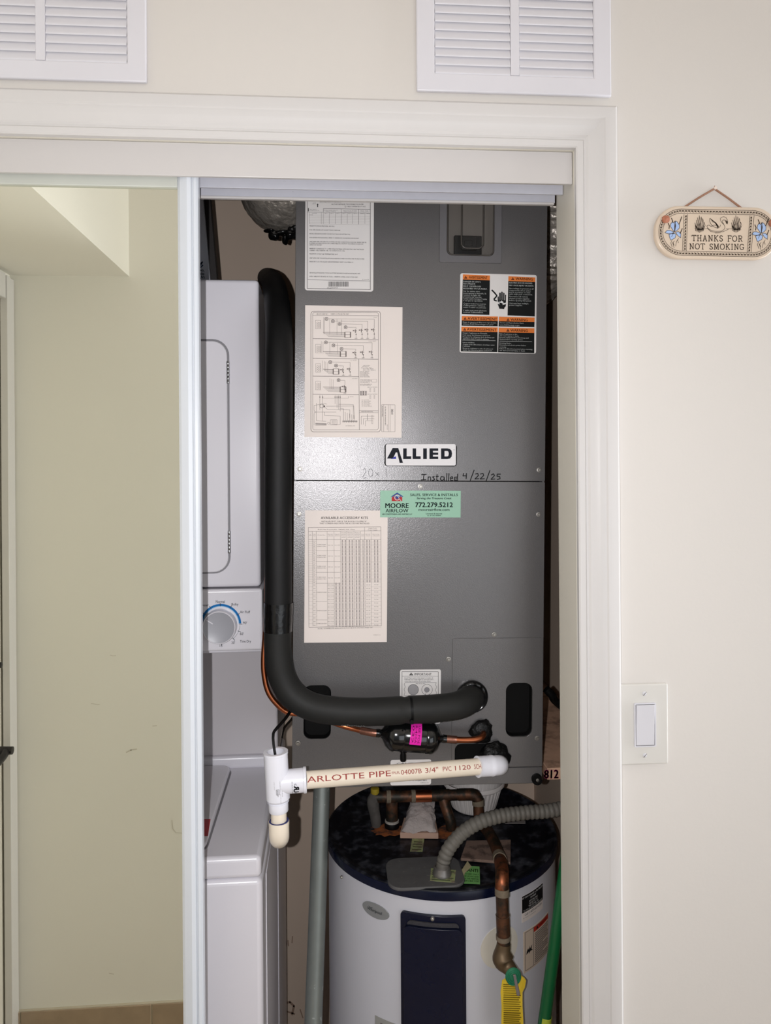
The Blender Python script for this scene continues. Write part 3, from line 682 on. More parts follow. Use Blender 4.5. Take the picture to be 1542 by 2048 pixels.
# breaker window: raised frame, clear cover, switch behind
fr_out = pxrect(880, 330, 1002.5, 527.5, 2, 2); fr_out = [(u, min(v, AH-.001)) for u, v in fr_out]
wf = L_(holed(fr_out, [win_hole], -.0022, 0), 'breaker_frame', M_unit2, bevel=.0008)
M_clear = mat('smoky_clear_plastic', (150, 146, 140), 0.08, alpha=.07, var=0)
b = MB(); uo = [(u, v) for u, v in rrect(u0w+.001, v0w+.001, u1w-.001, AH-.007, .009, 6)]
uc0, vc0 = A(922, 497); uc1 = A(966, 400)[0]
inn = rrect(uc0, vc0, uc1, AH-.012, .008, 6); n = len(uo)
b.add([(u, -.001, v) for u, v in uo] + [(u, .008, v) for u, v in rrect(uc0-.004, vc0-.004, uc1+.004, AH-.010, .009, 6)] + [(u, -.004, v) for u, v in inn],
      [(i, (i+1) % n, (i+1) % n+n, i+n) for i in range(n)] + [(i+n, (i+1) % n+n, (i+1) % n+2*n, i+2*n) for i in range(n)] + [tuple(range(2*n, 3*n))])
L_(b, 'clear_cover', M_clear, wf, smooth=40)
for nm, pts_, r_ in (('cover_rim', (u0w+.0016, v0w+.0016, u1w-.0016), .0011), ('cover_rim', (uc0, vc0, uc1), .0013)):
    a_, v_, c_ = pts_; rad = .009; q = [(a_, AH-.012), (a_, (AH+v_)/2), (a_, v_+rad)] + [(a_+rad-rad*math.cos(math.radians(t)), v_+rad-rad*math.sin(math.radians(t))) for t in (22, 45, 68)] + [(a_+rad, v_), (c_-rad, v_)] + [(c_-rad+rad*math.sin(math.radians(t)), v_+rad-rad*math.cos(math.radians(t))) for t in (22, 45, 68)] + [(c_, v_+rad), (c_, (AH+v_)/2), (c_, AH-.012)]
    L_(Path([(u, -.0012 if r_ < .0012 else -.0042, v) for u, v in q], .004).tube(MB(), r_, 8), nm, mat('smoky_rim', (72, 68, 64), 0.15), wf, smooth=50)
us0, vs1 = A(911, 466); us1, vs0 = A(966, 506)
b = MB(); b.box(us0, .012, vs0, us1, .022, vs1); b.box(us0+.012, .003, vs0+.006, us1-.010, .012, vs1-.004); b.box(us0+.016, .0, vs0+.012, us1-.018, .004, vs0+.022)
L_(b, 'breaker_switch', M_black, wf, bevel=.0015)
L_(MB().box(u0w-.004, .0215, v0w-.004, u1w+.004, .0221, AH-.005), 'window_backing', mat('tan_gray_backing', (92, 86, 80), 0.6), wf)

# -- stickers
def place_ah(fr, base):
    ox, oy, sc = fr
    def f(x, y, h):
        u, v = A(ox+x/sc, oy+y/sc); return (u, -(base+h), v)
    return f
def sticker(name, x0, y0, x1, y1, rpx, m, th=.0003, base=.0, label=None):
    a, d = A(x0, y0); c, e = A(x1, y1)
    d = min(d, AH-.001)
    p = rrect(a, e, c, d, rpx*1.3/FPX, 4) if rpx else [(a,e),(c,e),(c,d),(a,d)]
    return L_(MB().prism(p, -base-th, -base+.0001), name, m, label=label)
# rating label
s_ = sticker('rating_label', 611, 385, 746.5, 583.5, 5, M_vinyl)
I = Ink(place_ah((600, 390, 9.07), .0003)); k2 = ink((70, 66, 66))
I.stroke([(130,20),(130,1695),(1275,1718),(1275,20)], 8, k2); I.line(140, 1537, 1272, 1562, 6, k2)
I.text('DUE TO: DOWNFLOW', 140, 86, 345, 100, k2, res=1); I.text('CUIT DU SYSTEME SANS', 355, 86, 695, 104, k2, res=1)
I.text('UNIT/SUITABLE FOR NO OPTIONAL HEATERS', 355, 118, 745, 138, k2, bold=.02, res=1)
I.text('FACTORY INSTALLED TXV SUITABLE FOR R-454B', 572, 160, 1150, 184, k2, bold=.02, res=1); I.frame(815, 200, 835, 222, 4, k2)
I.text('FIELD CONVERTED TO R-32', 860, 202, 1190, 222, k2, bold=.02, res=1)
I.poly([(313,222),(328,222),(328,180),(338,180),(320,155),(303,180),(313,180)], K_black); I.rect(145, 238, 160, 298, K_black)
I.text('AIR FLOW', 240, 140, 290, 152, k2, res=1); I.text('UPFLOW', 220, 158, 290, 170, k2, res=1)
I.text('MAX. LENGTH', 178, 255, 300, 266, k2, res=1); I.text('OUTLET DUCT 30', 175, 276, 345, 290, k2, res=1)
I.stroke([(425,310),(425,248),(1275,262)], 6, k2); I.line(748, 250, 748, 528, 5, k2); I.line(1065, 258, 1065, 535, 5, k2); I.line(135, 312, 1275, 332, 4, k2)
for t, x0, x1, y in (('SINGLE PHASE CIRCUIT', 430, 690, 272), ('AMPACITY MINIMUM', 465, 650, 290), ('MAX FUSE OR CKT. BKR', 785, 1030, 282), ('OVERCURRENT (AMP)', 785, 1030, 302), ('MAXI. FUSE', 1095, 1235, 285), ('POWER SUPPLY', 1085, 1255, 306), ('HEATER', 220, 310, 330), ('NONE', 175, 232, 356)):
    I.text(t, x0, y, x1, y+12, k2, res=1)
for x, t in ((440,'CKT 1'),(545,'CKT 2'),(655,'CKT 3'),(765,'CKT 1'),(870,'CKT 2'),(968,'CKT 3'),(1095,'MIN'),(1205,'MAX')): I.text(t, x, 330, x+62, 346, k2, res=1)
for x in (170, 388, 425, 530, 640, 858, 955, 1178): I.line(x, 320, x, 525, 3.5, k2)
for y in range(380, 530, 29): I.line(165, y, 1275, y+14, 2.5, K_lite)
for t, x1, y in (('MINIMUM DESIGN PRESSURE: 450 PSIG.', 630, 555), ('FOR CFM, STATED AT 0.30 EXT STATIC PRESSURE.', 735, 627), ('MODEL DESIGNATION MAY OR MAY NOT INCLUDE LETTERS M-Q.', 915, 696), ('FOR HEATER MODULE RATING, REFER TO NAMEPLATE ON HEATER MODULE ASSY.', 1072, 766),
                 ('UNIT APPROVED FOR UPFLOW, DOWNFLOW AND HORIZONTAL POSITIONS. WHEN USED IN', 1200, 838), ('DOWNFLOW APPLICATION ON COMBUSTIBLE FLOOR MUST USE SUBBASE ACCESSORY', 1150, 868), ('LISTED FOR THE UNIT.', 400, 898),
                 ('MINIMUM CLEARANCES TO COMBUSTIBLE MATERIAL WITH ELECTRIC HEAT INSTALLED', 1160, 966), ('CABINET: 0 IN., PLENUM: 0 IN., TO OUTLET DUCT: 0 IN.', 815, 998), ('MAXIMUM OUTLET AIR TEMPERATURE 200 F.', 690, 1062), ('UNIT APPROVED FOR INSTALLATION IN MANUFACTURED HOUSING AND MOBILE HOMES.', 1170, 1138), ('MADE IN U.S.A. FOR ALLIED AIR ENTERPRISES, WEST COLUMBIA SC.', 972, 1202),
                 ('SEE INSTALLATION INSTRUCTIONS FOR SYSTEMS INFORMATION BEFORE INSTALLING UNIT.', 1095, 1404), ('SUPPLY WIRE MUST BE RATED AT 75 DEG. C MINIMUM. COPPER CONDUCTORS ONLY.', 1055, 1470)):
    sl = (x1-172)*.017; I.text3(t, (172, y+18), (x1, y+18+sl), (172, y-2), k2, bold=.015, res=1)
I.text('E-1106938', 1135, 1526, 1250, 1542, k2, res=1)
random.seed(4); x = 515
while x < 878:
    w = random.choice((3, 4, 6, 9)); I.rect(x, 1572, x+w, 1662, K_black); x += w + random.choice((4, 5, 8))
I.text('1522J00993', 492, 1672, 682, 1697, k2, shear=.2, res=1)
I.build('printing', s_, local=True, label='dark gray print')
# wiring diagram
s_ = sticker('wiring_diagram', 610.5, 610.5, 803, 875.5, 0, M_paper)
I = Ink(place_ah((590, 600, 6.425), .0003)); kw = ink((92, 84, 82)); kz = ink((128, 118, 115))
I.frame(205, 145, 1098, 1695, 5, kw, r=36); I.frame(228, 160, 1070, 1668, 3.5, kw, r=24)
I.line(228, 198, 1070, 205, 4, kw); I.text('CIRCUIT SCHEDULE 1       THERMOCOUPLE ELECTRIC HEAT', 275, 172, 695, 190, kw, res=1)
for y0, y1, x1 in ((497, 512, 1070), (748, 762, 1070), (978, 985, 820), (1210, 1218, 820)): I.line(228, y0, x1, y1, 5, kw)
I.line(820, 762, 826, 1668, 4.5, kw); I.line(828, 1422, 1070, 1424, 4, kw); I.line(828, 1445, 1070, 1447, 3, kw)
def coil(x, y): I.ring(x, y, 20, 5, kw, n=10); [I.line(x-22, y-14+q*10, x+22, y-14+q*10, 3, kw) for q in range(4)]; I.disc(x, y, 8, kz, 1, 8)
def relay_bank(y0, ys, cols, xc, dst, xb):
    I.frame(265, y0+60, 330, y0+170, 3, kz); 
    for q in range(3): I.ring(290, y0+95+q*26, 12, 3, kz, n=8); I.ring(318, y0+95+q*26, 10, 3, kz, n=8)
    for (cx_, cy_), (dx, dy) in zip(cols, dst):
        coil(cx_, cy_); I.stroke([(cx_+25, cy_), (dx, cy_+4), (dx, dy)], 3, kw)
        I.rect(dx-14, dy, dx-6, dy+46, kw); I.ring(dx, dy+18, 7, 4, kw, n=8); I.disc(dx, dy+ (ys-dy)*.55, 8, kw, 2, 6); I.rect(dx-42, dy+8, dx-20, dy+24, kz); I.line(dx, dy+40, dx, ys, 3, kw); I.text('ELEMENT', dx-18, ys-8, dx+18, ys+4, kw, res=1)
    for q, x in enumerate(xc): I.line(x, y0+20+q*8, x, ys-60+q*4, 3, kz)
    for q in range(5): I.line(360+q*16, ys-82+q*14, xb, ys-78+q*14, 3 if q else 5, kw)
    I.frame(xb, ys-85, xb+75, ys-15, 4, kw); I.rect(xb-6, ys-85, xb+8, ys-15, kz); I.rect(xb+65, ys-85, xb+80, ys-15, kz); I.line(xb, ys-50, xb+75, ys-50, 4, kw)
relay_bank(200, 497, ((405,243),(487,272),(572,308),(650,350)), (370, 375, 445, 540, 600), ((1018,365),(935,365),(862,372),(785,378)), 640)
relay_bank(510, 745, ((396,545),(494,583),(598,628)), (340, 360, 448, 545), ((990,650),(878,655),(780,660)), 582)
relay_bank(758, 970, ((453,798),(528,843)), (355, 380, 395, 420), ((708,870),(622,880)), 490)
relay_bank(985, 1200, ((560,1030),), (450, 470, 490), ((642,1095),), 580)
for t, x0, y0, x1 in (('20 KW', 1010, 222, 1052), ('15 KW 3 HEAT', 945, 525, 1040), ('10 KW', 715, 770, 795), ('5 KW HEAT', 732, 1005, 805), ('MOTOR', 705, 1240, 750)): I.text(t, x0, y0, x1, y0+9, kw, res=1)
for x in (320, 355, 515, 540, 560, 580): I.line(x, 1222, x, 1330+ (x*7) % 120, 3, kw); I.rect(x-5, 1240, x+5, 1256, kw)
I.line(360, 1245, 360, 1262, 3, kz); I.line(345, 1262, 685, 1262, 3, kz); I.line(685, 1235, 685, 1262, 3, kz)
I.stroke([(245,1610),(245,1460),(265,1440),(245,1420),(245,1355),(400,1330),(400,1345)], 3, kw); I.stroke([(275,1325),(275,1550),(400,1560)], 3, kw); I.stroke([(355,1330),(355,1560)], 3, kw)
I.line(245, 1440, 530, 1440, 3, kw); I.stroke([(380,1375),(415,1405),(705,1412),(705,1520)], 3, kw); I.stroke([(560,1340),(750,1345),(750,1530)], 3, kw); I.stroke([(580,1330),(580,1390),(625,1400),(625,1550)], 3, kw); I.stroke([(400,1365),(755,1362),(765,1530)], 3, kw)
I.stroke([(380,1440),(380,1485),(580,1492),(580,1600),(460,1605)], 3, kw); I.ring(345, 1362, 26, 5, kw, n=10); I.disc(375, 1366, 12, kw, 2, 8); I.frame(455, 1540, 540, 1605, 3, kw); I.ring(432, 1584, 14, 3, kw, n=10)
for q in range(4): I.line(262, 1584+q*8, 405, 1590+q*6, 3.5 if q else 5, kw); I.text('CAPACITOR', 468, 1548+q*14, 528, 1556+q*14, kw, res=1)
for q in range(5): I.line(645+q*28, 1440+q*10, 648+q*28, 1555, 3, kw)
I.rect(610, 1556, 802, 1563, kw)
for q in range(9): I.line(618+q*22, 1545, 618+q*22, 1578, 4, kw)
I.text('24V TERMINAL STRIP', 650, 1612, 772, 1622, kw, res=1)
for q, (x0, x1) in enumerate(((880,965),(865,945),(850,985),(875,1010),(875,1040),(838,955),(838,945),(838,955),(838,935),(838,945),(838,962),(838,975),(838,985),(838,960),(838,985),(838,975))):
    y = (838,852,868,882,898,915,929,942,956,970,984,1022,1036,1052,1078,1092)[q]; I.text('NOTE: REPLACEMENT WIRE'[:6+q % 16], x0, y, x1, y+8, kw, bold=.02, res=1)
I.frame(985, 1020, 1050, 1055, 2.5, kz)
for y in (1116, 1206): 
    I.text('LINE VOLT SETTING', 930, y, 1058, y+9, kw, bold=.02, res=1)
    for q in range(4): I.text('12', 955, y+18+q*13, 978, y+26+q*13, kw, res=1); I.text('45', 1010, y+18+q*13, 1028, y+26+q*13, kw, res=1)
for q in range(4): I.rect(838, 1176+q*13, 860, 1184+q*13, kw); I.rect(868, 1174+q*13, 890, 1184+q*13, kw); I.rect(898, 1176+q*13, 918, 1184+q*13, kw)
I.frame(836, 1170, 922, 1224, 2.5, kz)
for q in range(6): I.text('BK - BLACK WIRE LINE'[:14+q], 858, 1280+q*16, 950+(q*23) % 40, 1289+q*16, kw, res=1)
I.text('TRANSFORMER WIRING DETAIL', 850, 1430, 1000, 1441, kw, bold=.02, res=1)
I.stroke([(850,1600),(850,1492),(1020,1492)], 3, kw); I.stroke([(878,1600),(878,1525),(1020,1525)], 3, kw); I.stroke([(905,1620),(905,1552),(1000,1552)], 3, kw); I.line(930, 1465, 930, 1545, 4, kw); I.frame(985, 1480, 1000, 1590, 2.5, kz)
I.stroke([(1115,1345),(1285,1348),(1285,1692),(1115,1692),(1115,1345)], 3, kw); I.line(1140, 1346, 1140, 1692, 3, kw); I.line(1198, 1346, 1198, 1692, 3, kw); I.line(1222, 1346, 1222, 1692, 3, kw)
I.text3('AIR HANDLER WIRING', (1118, 1360), (1118, 1500), (1130, 1360), kw, bold=.02, res=1); I.text3('ELECTRIC HEAT AIR HANDLER UNITS', (1155, 1370), (1155, 1610), (1168, 1370), kw, bold=.03, res=1); I.text3('538236-01', (1235, 1400), (1235, 1470), (1262, 1400), kw, bold=.04, res=1); I.text3('PART NUM', (1180, 1600), (1180, 1665), (1190, 1600), kw, res=1)
I.build('printing', s_, local=True, label='thin gray line drawing')
# accessory chart
s_ = sticker('accessory_chart', 610, 1020.5, 773.5, 1284, 0, M_paper)
I = Ink(place_ah((590, 1000, 6.426), .0003)); kt = ink((104, 96, 94)); ks = ink((140, 130, 127))
I.text('AVAILABLE ACCESSORY KITS', 332, 213, 938, 244, kt, bold=.012); I.text('INSTALLER MUST CHECK THE BOX IN COLUMN "A"', 340, 266, 920, 283, kt, bold=.01, res=1); I.text('THAT CORRESPONDS WITH THE ACCESSORY INSTALLED', 315, 292, 958, 309, kt, bold=.01, res=1)
I.text('Electric Heat Accessory Kits - 208/240V, 60Hz, 1-Phase', 295, 371, 772, 384, kt, bold=.01, res=1); I.text('Single Point', 945, 356, 1050, 370, kt, res=1); I.text('Power Supply', 938, 378, 1058, 392, kt, res=1)
sx = lambda y: (y-350)*.006
def vl(x, y0, y1, w=2.6): I.line(x+sx(y0), y0, x+sx(y1), y1, w, kt)
xs = [172, 222, 272, 412, 500, 585, 663, 757, 842, 895, 978, 1102]
I.stroke([(172,352),(1103,345),(1110,1615),(180,1635)], 4, kt, closed=True); I.line(172, 402, 1102, 396, 3, kt); vl(895, 350, 400)
for x in xs[1:-1]: vl(x, 402, 1620)
I.line(172, 508, 1104, 507, 3.5, kt)
for i, t in enumerate(('A', 'Unit', 'Model No.', 'Heat kW', 'Heat kW', 'Total', 'Minimum', 'Maximum', 'Circuit', 'MCA', 'Max Fuse Size')):
    c = (xs[i]+xs[i+1])/2; w = (xs[i+1]-xs[i])*.36
    rows = 1 if i in (0, 2) else (2 if i in (1, 3, 4, 8, 9, 10) else 4)
    for q in range(rows): I.text((t, '240/208', 'Ampacity', '240/208V')[q] if q else t, c-w, 455-rows*10+q*20, c+w, 465-rows*10+q*20, kt, res=1)
ry = [(508, 650), (650, 788), (788, 928), (928, 1070), (1070, 1302), (1302, 1540), (1540, 1632)]
for i, (y0, y1) in enumerate(ry):
    I.line(272, y1, 412 if i > 3 else 585, y1, 2.6, kt)
    c = (y0+y1)/2
    if i < 4:
        I.text('ECB45-5CB-P', 290, c-12, 398, c-2, kt, bold=.02, res=1); I.text('ECB45-5.0CB-P', 284, c+10, 402, c+20, kt, bold=.02, res=1); I.text('4.8 / 3.6', 425, c-4, 488, c+6, kt, bold=.02, res=1); I.text('5.0 / 3.8', 512, c-4, 575, c+6, kt, bold=.02, res=1)
    else: I.text('ECB45-20.0CB-P', 279, c-6, 410, c+5, kt, bold=.02, res=1)
y = 512; i = 0
while y < 1068:
    n = y+23.3; 
    for a, c in ((172,222),(222,272)): I.line(a, n, c+2, n, 1.8, ks)
    I.text(('11', '24', '36', '48')[i % 4], 236, y+5, 256, y+17, kt, res=1)
    y = n; i += 1
for y in [1070+47*q for q in range(12)]:
    for a, c in ((172,272),(412,500),(895,1102)): I.line(a+4, y+46, c+6, y+46, 1.8, ks)
    I.text('18', 240, y+16, 262, y+28, kt, bold=.02, res=1); I.text('14.4 / 10.8', 422, y+16, 494, y+28, kt, bold=.02, res=1); I.text('60 / 55', 915, y+14, 968, y+26, kt, bold=.02, res=1); I.text('70 / 60', 1018, y+12, 1070, y+24, kt, bold=.02, res=1)
y = 512; i = 0
while y < 1622:
    lim = 11 if y < 1068 else 8
    cells = [(600, 655), (690, 742), (778, 830), (868, 878)]
    if y < 1060: cells += [(915, 965), (1015, 1068)]
    else: cells += [(515, 575)]
    for a, c in cells:
        o = sx(y)
        if c-a > 20: I.rect(a+o, y+4, a+16+o, y+12, kt); I.rect(c-16+o, y+4, c+o, y+12, kt)
        else: I.rect(a+o, y+3, c+o, y+12, kt)
    for a, c in ((585, 895),): I.line(a+sx(y), y+18, c+sx(y), y+18, 1.6, ks)
    if y < 1060: I.line(895, y+18, 1104, y+18, 1.6, ks)
    else: I.line(503, y+18, 588, y+18, 1.6, ks)
    y += 18.3; i += 1
I.text3('NOTE:  DOWNFLOW APPLICATION MUST BE RUN ON HIGH SPEED TAP', (295, 1660), (998, 1644), (294, 1646), kt, bold=.01, res=1); I.text('538350-01', 1010, 1728, 1095, 1738, kt, res=1)
I.build('printing', s_, local=True, label='gray table and heading')
# warning label
s_ = sticker('warning_label', 920.5, 546.5, 1072, 707.5, 4, M_vinyl)
I = Ink(place_ah((900, 530, 7.009), .0003)); kk = ink((16, 18, 18)); ko = ink((212, 118, 56)); kd2 = ink((64, 22, 12))
def skew(pts): return pts
I.poly([(180,132),(560,148),(552,700),(165,690)], kk); I.poly([(818,158),(1195,175),(1188,722),(806,708)], kk)
I.poly([(180,132),(560,148),(558,216),(178,204)], ko, 2); I.poly([(818,158),(1195,175),(1194,240),(816,226)], ko, 2)
I.poly([(165,716),(672,722),(668,860),(162,852)], kk); I.poly([(685,724),(1186,738),(1182,872),(680,862)], kk)
I.poly([(165,716),(672,722),(671,786),(164,776)], ko, 2); I.poly([(685,724),(1186,738),(1184,800),(684,788)], ko, 2)
I.poly([(160,868),(668,876),(664,1222),(150,1212)], kk); I.poly([(682,878),(1182,888),(1180,1238),(672,1224)], kk)
I.poly([(160,868),(668,876),(667,940),(160,930)], ko, 2); I.poly([(682,878),(1182,888),(1182,954),(682,944)], ko, 2)
def tx(t, x0, y0, x1, h, m, bold=0, res=1): sl = (x1-x0)*.025; I.text3(t, (x0, y0+h), (x1, y0+h+sl), (x0, y0), m, bold, res=res, layer=4)
for wx, wy, t, x0, x1 in ((196,152,'AVERTISSEMENT',265,524),(855,172,'WARNING',918,1160),(188,728,'AVERTISSEMENT',244,660),(790,744,'WARNING',846,1088),(182,880,'AVERTISSEMENT',236,652),(788,894,'WARNING',844,1088)):
    I.warn(wx, wy, 46, 40, kd2, ko, 3); tx(t, x0, wy+4, x1, 36, kd2, .02, 2)
kt2 = ink((188, 190, 188))
Lx = [('DANGER DE CHOC', 430, 222, 1), ('ELECTRIQUE', 352, 252, 1), ('PEUT CAUSER DES', 434, 288, 1), ('BLESSURES OU LA MORT.', 520, 320, 1), ('Sur les unites avec', 418, 356, 0), ('interrupteur a bascule, la', 506, 384, 0), ('tension de ligne est', 425, 410, 0), ('presente sur tous les', 440, 436, 0), ('composants lorsque l`unite', 516, 462, 0), ('n`est pas en operation.', 458, 488, 0),
      ('Couper toutes les sources', 502, 530, 0), ('d`alimentation a distance', 492, 556, 0), ('avant d`ouvrir ce panneau.', 506, 582, 0), ('L`unite peut avoir plusieurs', 512, 624, 0), ('sources d`alimentation.', 466, 650, 0)]
for t, x1, y, bo in Lx: tx(t, 186, y, x1, 20, kt2, .03 if bo else .012)
Rx = [('ELECTRIC SHOCK HAZARD.', 1158, 240, 1), ('MAY CAUSE INJURY OR DEATH.', 1172, 276, 1), ('Line voltage is present at all', 1168, 318, 0), ('components when unit is', 1130, 346, 0), ('not in operation on units', 1125, 372, 0), ('with single pole contactors.', 1155, 398, 0), ('Disconnect all remote', 1090, 430, 0), ('electric power supplies', 1110, 458, 0), ('before opening this panel.', 1138, 486, 0), ('Unit may have multiple', 1100, 526, 0), ('power supplies.', 1015, 552, 0)]
for t, x1, y, bo in Rx: tx(t, 828, y, x1, 20, kt2, .03 if bo else .012)
for t, x0, y, x1 in (('Risque de cancer et d`effets sur la reproduction', 180, 792, 645), ('www.P65Warnings.ca.gov', 180, 818, 608), ('Cancer and Reproductive Harm', 696, 800, 1030), ('www.P65Warnings.ca.gov', 696, 832, 972), ('Danger d`explosion ou d`incendie.', 178, 944, 525), ('Peut causer des blessures ou la mort.', 178, 972, 565), ('Recuperer le refrigerant de la decharge par', 178, 998, 622), ('aspiration avant d`ouvrir le systeme.', 178, 1024, 548), ('Lames rotatives.', 178, 1076, 345), ('Couper toute alimentation electrique avant', 178, 1104, 622), ('l`entretien.', 178, 1128, 282), ('Ne pas se conformer a cette directive peut', 178, 1158, 602), ('causer des blessures graves ou la mort.', 178, 1182, 590),
                     ('Risk of explosion or fire.', 694, 958, 945), ('Can cause injury or death.', 694, 982, 965), ('Recover refrigerant from Discharge and', 694, 1006, 1100), ('Suction before opening system.', 694, 1032, 1022), ('Rotating blades.', 694, 1086, 862), ('Disconnect all electric power before', 694, 1112, 1062), ('servicing.', 694, 1140, 790), ('Failure to disconnect power before servicing', 694, 1164, 1152), ('can cause personal injury or death.', 694, 1188, 1052)):
    tx(t, x0, y, x1, 17, kt2, .012)
I.line(172, 1054, 638, 1062, 4, kt2, 4); I.line(692, 1068, 1148, 1076, 4, kt2, 4)
# shocked hand
I.stroke([(584,350),(625,392),(655,430),(640,455),(618,475),(622,495),(655,505)], 20, K_black)
I.poly([(688,520),(690,392),(703,385),(712,395),(712,488),(716,488),(718,380),(728,370),(738,382),(738,490),(743,490),(745,395),(754,386),(764,398),(762,495),(768,495),(770,420),(778,414),(786,424),(784,525),(735,560),(700,545),(668,520),(666,445),(674,438),(684,450)], K_black)
I.poly([(666,545),(695,552),(705,540),(735,562),(785,548),(780,580),(762,600),(760,618),(690,614),(686,596)], K_black)
I.poly([(664,520),(712,512),(720,498),(748,520),(744,532),(786,536),(742,550),(732,538),(708,530),(668,528)], ink((206, 206, 206)), 3)
I.build('printing', s_, local=True, label='black and orange print')
# maker badge
s_ = sticker('brand_badge', 769, 887.5, 913.5, 933, 6, K_black, .0012)
I = Ink(place_ah((580, 860, 2.856), .0012)); kw3 = ink((222, 220, 222)); kb3 = ink((18, 22, 32))
I.poly(rrect(547, 81, 947, 203, 10, 4)[::-1], kw3, 1)
for bx_ in (646, 700):
    I.rect(bx_, 105, bx_+20, 166, kb3, 3); I.rect(bx_+20, 150, bx_+46, 166, kb3, 3)
I.rect(760, 105, 781, 166, kb3, 3); I.rect(796, 105, 816, 166, kb3, 3)
for y0_, y1_ in ((105, 119), (129, 142), (152, 166)): I.rect(816, y0_, 846, y1_, kb3, 3)
I.rect(862, 105, 882, 166, kb3, 3); I.rect(882, 105, 898, 120, kb3, 3); I.rect(882, 151, 898, 166, kb3, 3)
I.poly([(898,105),(912,108),(922,118),(925,135),(922,153),(912,163),(898,166),(898,151),(904,147),(906,135),(904,124),(898,120)], kb3, 3)
I.text('TM', 932, 112, 940, 116, kb3, layer=3)
I.poly([(554,163),(588,163),(604,128),(612,128),(626,188),(645,188),(618,103),(586,103)], kb3, 3); I.poly([(574,165),(604,150),(606,165)], ink((44, 50, 150)), 4)
I.build('printing', s_, local=True, label='black lettering on white')
# service sticker
s_ = sticker('service_sticker', 760.5, 981, 921, 1035, 0, mat('mint_green_sticker', (138, 182, 158), 0.5, var=.02), .0003, .0004)
I = Ink(place_ah((580, 860, 2.856), .0007)); kg = ink((26, 40, 40))
for t, x0, y0, x1, y1, bo, sh in (('SALES, SERVICE & INSTALLS', 686, 363, 958, 377, .015, 0), ('Serving the Treasure Coast', 723, 384, 922, 395, .02, .25), ('772.279.5212', 715, 414, 930, 440, .03, 0), ('mooreairflow.com', 734, 448, 910, 461, .02, 0), ('Licensed & Insured', 776, 474, 868, 481, .02, 0), ('Lic. # CAC1820096', 784, 485, 862, 491, .02, 0), ('MOORE', 544, 418, 678, 445, .028, 0), ('AIRFLOW', 546, 451, 676, 470, .015, 0), ('AIR CONDITIONING AND HEATING, LLC', 526, 477, 698, 484, .03, 0)):
    I.text(t, x0, y0, x1, y1, kg, bo, sh)
kr = ink((176, 48, 52)); kb4 = ink((48, 76, 140)); kgn = ink((196, 206, 206))
I.poly([(576,380),(612,357),(648,380),(641,382),(612,366),(583,382)], kb4); I.poly([(581,406),(641,406),(641,384),(612,367),(581,384)], kr); I.poly([(588,384),(636,384),(612,370)], kb4, 2)
I.ring(612, 386, 14, 4, kgn, 3, 16, 20, 330); I.disc(612, 386, 8, kb4, 3, 12); I.stroke([(604,374),(618,380),(624,394),(634,404)], 3, kgn, 4)
I.build('printing', s_, local=True, label='dark lettering with small house emblem')
# drain label
s_ = sticker('drain_label', 800, 1339.5, 881, 1447, 4, M_vinyl)
I = Ink(place_ah((760, 1320, 6.425), .0003)); kq = ink((50, 48, 50))
I.frame(282, 150, 748, 790, 5, kq); I.warn(372, 160, 56, 36, kq, K_white); I.text('IMPORTANT', 442, 168, 662, 196, kq, bold=.01); I.line(282, 206, 748, 206, 3, kq)
for t, y, x1 in (('Insert Plug requires drain plugs to insulate all', 222, 680), ('if all drain hose usage angle be removed before', 242, 686), ('connecting the primary & secondary drains.', 263, 652)): I.text(t, 314, y, x1, y+13, kq, bold=.012, res=1)
I.stroke([(322,290),(310,310),(325,345),(308,375),(322,410),(306,455),(715,460),(728,420),(710,385),(728,345),(712,315),(722,290)], 3.5, kq, closed=True); I.text('Main Drain Pan', 460, 297, 580, 307, kq, bold=.03, res=1)
I.disc(427, 380, 68, ink((150, 148, 150)), 1, 28); I.ring(427, 380, 68, 4, kq, n=28); I.ring(604, 380, 68, 4, kq, n=28); I.disc(602, 382, 32, ink((140, 138, 142)), 1, 20); I.ring(602, 382, 32, 3, kq, n=20)
I.line(402, 440, 398, 468, 3, kq); I.line(592, 410, 576, 468, 3, kq); I.text('3/4" Primary Drain', 330, 480, 470, 492, kq, bold=.02, res=1); I.text('3/4" Secondary Drain', 520, 480, 682, 492, kq, bold=.02, res=1); I.text('538161-01', 690, 796, 745, 804, kq, res=1)
I.build('printing', s_, local=True)
s_ = sticker('notice_label', 781, 1520, 862, 1569, 4, M_vinyl)
I = Ink(place_ah((760, 1250, 3.671), .0003))
for t, x0, y0, x1 in (('CAUTION', 120, 1010, 330), ('DO NOT OPERATE WITHOUT THE', 92, 1050, 358), ('ACCESS PANELS IN PLACE', 92, 1072, 350), ('DO NOT REMOVE THIS PANEL', 92, 1094, 345), ('WHEN UNIT IS', 92, 1112, 280), ('NEAR WHILE UNIT IS OPERATING.', 98, 1134, 346)): I.text(t, x0, y0, x1, y0+11, kq, bold=.015, res=1)
I.text('538160-01', 298, 1154, 356, 1161, kq, res=1)
I.build('printing', s_, local=True)
